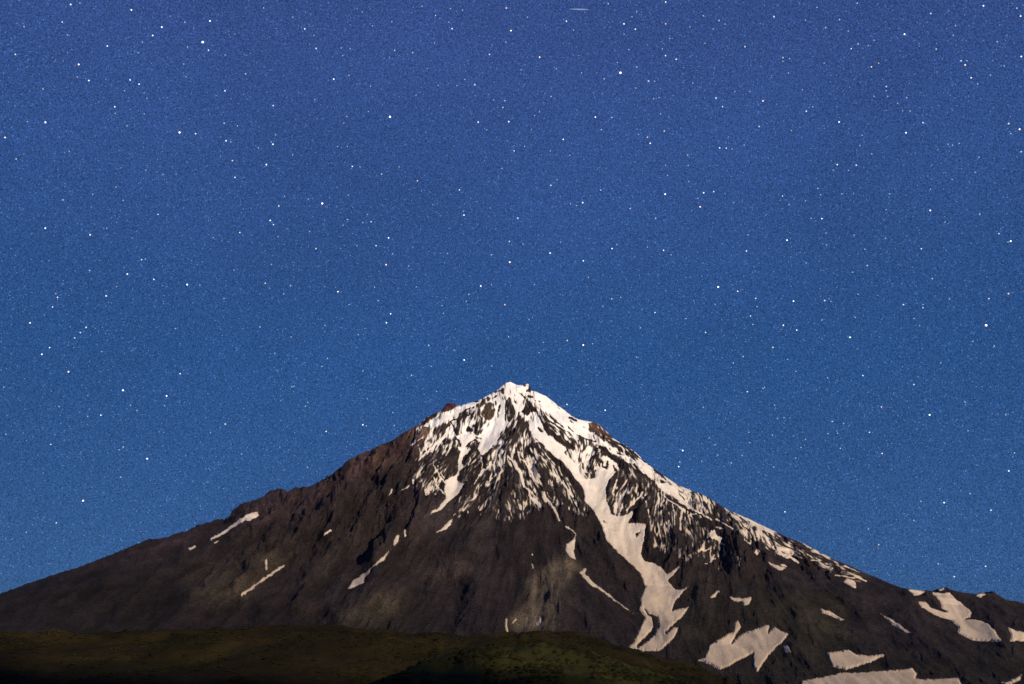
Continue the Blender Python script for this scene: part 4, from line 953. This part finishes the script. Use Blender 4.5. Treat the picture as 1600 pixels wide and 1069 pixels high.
st(0, 270, [1090,10,1,1010,10,1,1454,29,2,718,89,1,574,134,1,389,168,2,762,171,1,978,258,2,280,343,3,558,384,4,661,344,1,1289,295,1,1484,370,2,1320,402,1,876,538,2,900,534,1,555,605,2,788,627,2,952,660,2,1158,692,3,1237,696,1,1448,603,1,722,704,1,657,762,2,356,771,2,345,748,1,325,831,2,186,929,3,533,957,2,497,989,2,462,1022,2,1386,778,1,1086,964,1])
st(400, 270, [777,8,2,999,50,2,1259,106,2,410,190,4,177,146,1,141,206,2,324,163,1,572,139,1,690,258,1,566,289,2,662,309,1,712,303,2,539,325,1,88,295,2,108,321,2,332,363,1,137,396,1,1095,199,1,1449,218,1,1285,238,1,1287,262,2,820,403,3,743,451,2,625,451,1,371,469,3,846,502,1,1568,425,2,1186,500,1,1456,508,2,1570,553,4,805,569,3,945,577,1,96,567,1,57,684,2,214,699,2,172,750,1,507,736,3,734,708,1,992,706,1,1391,701,3,1317,752,2,1302,795,1,1457,693,1,576,816,1,755,791,1,1540,817,3,833,873,2,807,928,2,24,954,2,633,1002,1,1563,1015,2,218,1016,1,1152,822,1,1160,870,1,428,945,1])
st(800, 270, [279,41,1,240,78,2,549,107,2,438,185,3,400,203,1,363,193,1,816,174,1,948,133,3,1096,54,1,1186,124,2,1248,117,2,1164,211,3,1151,158,1,731,221,3,889,282,2,36,281,2,963,17,1,1372,186,1,1461,384,1,1451,484,2,619,469,3,649,444,1,839,459,1,938,480,2,985,508,1,236,497,2,301,429,1,70,441,1,441,545,2,473,648,1,139,692,1,1077,648,1,1276,707,4,1397,733,2,1126,791,1,1508,777,2,1517,828,1,1257,814,1,673,771,1,617,780,2,562,826,1,885,865,2,1476,886,2,1491,939,2,1078,902,1,106,907,1,795,960,1,1198,988,2,342,1038,2,441,1066,3,499,1058,1,195,1050,1])
st(1200, 270, [308,97,2,326,136,1,456,131,1,752,131,1,90,144,1,232,174,1,131,196,1,1006,102,1,1140,41,1,1004,233,2,1310,256,2,268,281,1,333,284,2,732,228,1,1096,305,1,1429,377,2,1502,423,3,1486,428,1,118,417,3,949,470,2,363,446,1,360,373,1,533,386,1,600,473,1,727,405,1,237,558,1,615,574,2,524,615,1,1017,655,2,142,702,1,158,795,3,351,791,2,389,796,1,558,752,1,838,816,2,959,835,3,960,815,1,1123,781,1,1367,779,3,1488,748,3,1515,742,1,1350,944,4,904,902,1,939,946,1,95,944,2,178,974,3,508,1018,3,333,911,1,541,895,1,1268,1042,1])
st(400, 480, [117,286,1,219,185,1,408,367,2,442,317,1,662,395,1,429,114,1,1069,236,2,1226,266,1,1288,327,3,963,422,2,1085,367,1,689,568,1,1117,522,1,847,652,1,661,728,2,683,735,1,855,732,1,434,769,2,321,590,1,307,613,1,235,490,1,222,493,1,319,991,1,1459,364,1])
st(840, 480, [9,282,1,614,310,1,1272,306,2,1456,249,2,1211,346,1,1548,324,1,182,602,2,418,638,2,1395,503,2,1404,495,1,1298,523,2,1467,606,1,1025,620,1,1062,808,1,898,887,3,880,958,1,873,987,2,1307,774,1,1452,792,1,1312,838,1,1266,918,1,1198,964,2,1016,953,1,1461,989,1,1115,915,1,1098,852,1,1485,688,1,1525,684,1])
st(0, 540, [307,13,2,259,54,3,424,162,3,630,38,1,1115,174,2,24,258,1,761,277,4,1031,312,3,1020,373,1,366,378,1,543,439,1,624,431,2,1394,486,3,1303,538,1,36,549,1,314,612,2,763,628,2,737,646,1,911,700,3,747,814,2,514,960,3,808,370,1,848,402,1,1542,535,1,1495,672,1])
st(1200, 540, [122,86,1,173,159,1,587,186,2,903,241,2,369,200,1,300,276,1,702,380,2,1000,429,3,1220,350,1,397,470,2,58,451,1,100,447,1,628,537,2,26,555,1,468,482,1,371,545,1,431,543,1,1471,428,1,1238,527,1,448,636,2,706,668,2,232,580,1,172,696,1,34,751,1,205,630,1,1490,776,2,1250,916,2,947,964,1,1090,972,2,1380,1019,2,105,1029,2,1525,664,1,1400,3,2,1070,106,1])
for q in [(88, 817, 2), (41, 832, 1), (1373, 851, 2), (1466, 881, 2), (1491, 901, 3), (1540, 885, 2), (1428, 813, 1), (1357, 826.5, 1)]:
    STARS.append(q)

ICO_V = []
ph = (1 + 5 ** 0.5) / 2
for a, b in ((-1, ph), (1, ph), (-1, -ph), (1, -ph)):
    ICO_V += [(a, b, 0), (0, a, b), (b, 0, a)]
ICO_V = np.array(ICO_V, float); ICO_V /= np.linalg.norm(ICO_V, axis=1)[:, None]
ICO_F = []
for i in range(12):
    for j in range(i + 1, 12):
        for k in range(j + 1, 12):
            if max(np.linalg.norm(ICO_V[i] - ICO_V[j]), np.linalg.norm(ICO_V[j] - ICO_V[k]), np.linalg.norm(ICO_V[i] - ICO_V[k])) < 1.1:
                nrm = np.cross(ICO_V[j] - ICO_V[i], ICO_V[k] - ICO_V[i])
                ICO_F.append((i, j, k) if np.dot(nrm, ICO_V[i]) > 0 else (i, k, j))
ICO_F = np.array(ICO_F)

STAR_MATS = {4: star_material('starlight_brilliant', (1.0, 0.98, 0.95), 3.0), 3: star_material('starlight_bright', (0.92, 0.96, 1.0), 1.8),
             2: star_material('starlight_medium', (0.82, 0.90, 1.0), 1.1), 1: star_material('starlight_faint', (0.62, 0.78, 1.0), 0.75)}
M_WARM = star_material('starlight_warm', (1.0, 0.86, 0.78), 3.0)
M_DIM = star_material('starlight_dim', (0.22, 0.38, 0.80), 0.8)
RADIUS = {4: 1.4, 3: 1.08, 2: 1.05, 1: 0.85}      # in photograph pixels of angle
PXM_ = STAR_D / FOC
proto = {}
TINTS = [(1.0, 1.0, 1.0), (0.75, 0.90, 1.15), (1.10, 0.98, 0.72), (1.15, 0.80, 0.62), (0.85, 1.08, 0.95)]
STRENGTH = {4: 2.4, 3: 1.9, 2: 1.35, 1: 0.95}
COLOUR = {4: (1.0, 0.98, 0.95), 3: (0.90, 0.95, 1.0), 2: (0.78, 0.88, 1.0), 1: (0.58, 0.74, 1.0)}
for c in (1, 2, 3, 4):
    for k, tn in enumerate(TINTS):
        for j, gain in enumerate((0.55, 0.95, 1.4)):
            o = make_mesh('star', ICO_V, ICO_F, star_material('starlight', tuple(COLOUR[c][i] * tn[i] for i in range(3)), STRENGTH[c] * gain), True)
            proto[c, k, j] = o.data
            bpy.data.objects.remove(o)
warm = proto[4, 0, 1].copy(); warm.materials.clear(); warm.materials.append(M_WARM)

def star_pos(x, y):
    gx, gy, gz = pix_dir(x, y)
    v = np.array([float(gx), float(gy), float(gz)])
    return v / np.linalg.norm(v) * STAR_D

order = sorted(range(len(STARS)), key=lambda i: -STARS[i][2] - 0.0001 * ((i * 7919) % 97))
single = order[:300]
WORDS = ['first', 'second', 'third', 'fourth', 'fifth', 'sixth', 'seventh', 'eighth', 'ninth', 'tenth', 'eleventh', 'twelfth', 'thirteenth', 'fourteenth', 'fifteenth',
         'sixteenth', 'seventeenth', 'eighteenth', 'nineteenth', 'twentieth', 'twenty-first', 'twenty-second', 'twenty-third', 'twenty-fourth', 'twenty-fifth', 'twenty-sixth', 'twenty-seventh', 'twenty-eighth', 'twenty-ninth', 'thirtieth']
COLN = ['far left', 'left', 'centre', 'right', 'far right']
ROWN = ['topmost', 'second highest', 'middle', 'second lowest', 'lowest']
ROWY = [0, 90, 185, 300, 440, 1069]
SIZEN = {4: 'brilliant', 3: 'bright', 2: 'medium', 1: 'faint'}
zones = {}
for i in single:
    x, y, c = STARS[i]
    zones.setdefault((min(4, int(x / 320)), max(k for k in range(5) if y >= ROWY[k]), c), []).append(i)
for (zx, zy, c), lst in sorted(zones.items()):
    lst.sort(key=lambda i: STARS[i][0])
    for k, i in enumerate(lst):
        x, y, _ = STARS[i]
        red = c == 4 and (abs(x - 609) < 4 or abs(x - 503) < 4 or abs(x - 280) < 4)
        o = bpy.data.objects.new('star', warm if red else proto[c, random.choice((0, 0, 1, 1, 2, 3, 4)), random.randrange(3)])
        COL.objects.link(o)
        o.location = star_pos(x, y)
        r = RADIUS[c] * (0.88 + 0.24 * random.random()) * PXM_
        o.scale = (r, r, r)
        if len(lst) == 1:
            lab = 'only %s star in the %s fifth of sky, %s band' % (SIZEN[c], COLN[zx], ROWN[zy])
        else:
            lab = '%s %s star from left, %s fifth of sky, %s band' % (WORDS[k], SIZEN[c], COLN[zx], ROWN[zy])
        tag(o, lab, 'star', 'stars in the night sky')

def star_cloud(name, pts, rad, mat, label):
    n = len(pts)
    tv = np.array([(1, 1, 1), (1, -1, -1), (-1, 1, -1), (-1, -1, 1)], float) * 0.75
    tf = np.array([(0, 1, 2), (0, 3, 1), (0, 2, 3), (1, 3, 2)])
    v = pts[:, None, :] + tv[None] * rad[:, None, None]
    f = (tf[None] + 4 * np.arange(n)[:, None, None]).reshape(-1, 3)
    tag(make_mesh(name, v.reshape(-1, 3), f, mat, True), label, 'stars', kind='stuff')
rest = order[300:]
pts = np.array([star_pos(STARS[i][0], STARS[i][1]) for i in rest])
star_cloud('faint_stars', pts, np.full(len(pts), 1.0) * PXM_, STAR_MATS[1], 'scatter of faint small stars between the brighter ones')
# the countless dimmest stars, over the whole dome in front and overhead
n = 42000
az = (rng.random(n) - 0.5) * math.radians(100); sz = rng.random(n) * 0.8
el = np.arcsin(sz)
pts = np.stack([np.sin(az) * np.cos(el), np.cos(az) * np.cos(el), np.sin(el)], 1) * STAR_D
star_cloud('star_dust', pts, (0.45 + 0.5 * rng.random(n) ** 3) * PXM_, M_DIM, 'countless dimmest stars speckling the blue night sky')

# a short faint meteor near the top edge
a, b = star_pos(889, 14.2), star_pos(921, 14.9)
ax = b - a; L_ = np.linalg.norm(ax); ax /= L_
s1 = np.cross(ax, [0, 0, 1.0]); s1 /= np.linalg.norm(s1); s2 = np.cross(ax, s1)
prof_t = [0, 0.2, 0.5, 0.8, 1]; prof_r = [0.05, 0.4, 0.65, 0.45, 0.05]
mv, mf = [], []
for t_, r_ in zip(prof_t, prof_r):
    for k in range(8):
        th = k * math.pi / 4
        mv.append(a + ax * L_ * t_ + (s1 * math.cos(th) + s2 * math.sin(th)) * r_ * PXM_)
for i in range(4):
    for k in range(8):
        mf.append((i * 8 + k, i * 8 + (k + 1) % 8, (i + 1) * 8 + (k + 1) % 8, (i + 1) * 8 + k))
tag(make_mesh('meteor', np.array(mv), np.array(mf), star_material('meteor_glow', (0.6, 0.75, 1.0), 0.6)), 'short faint horizontal meteor near the top edge of the sky', 'meteor')
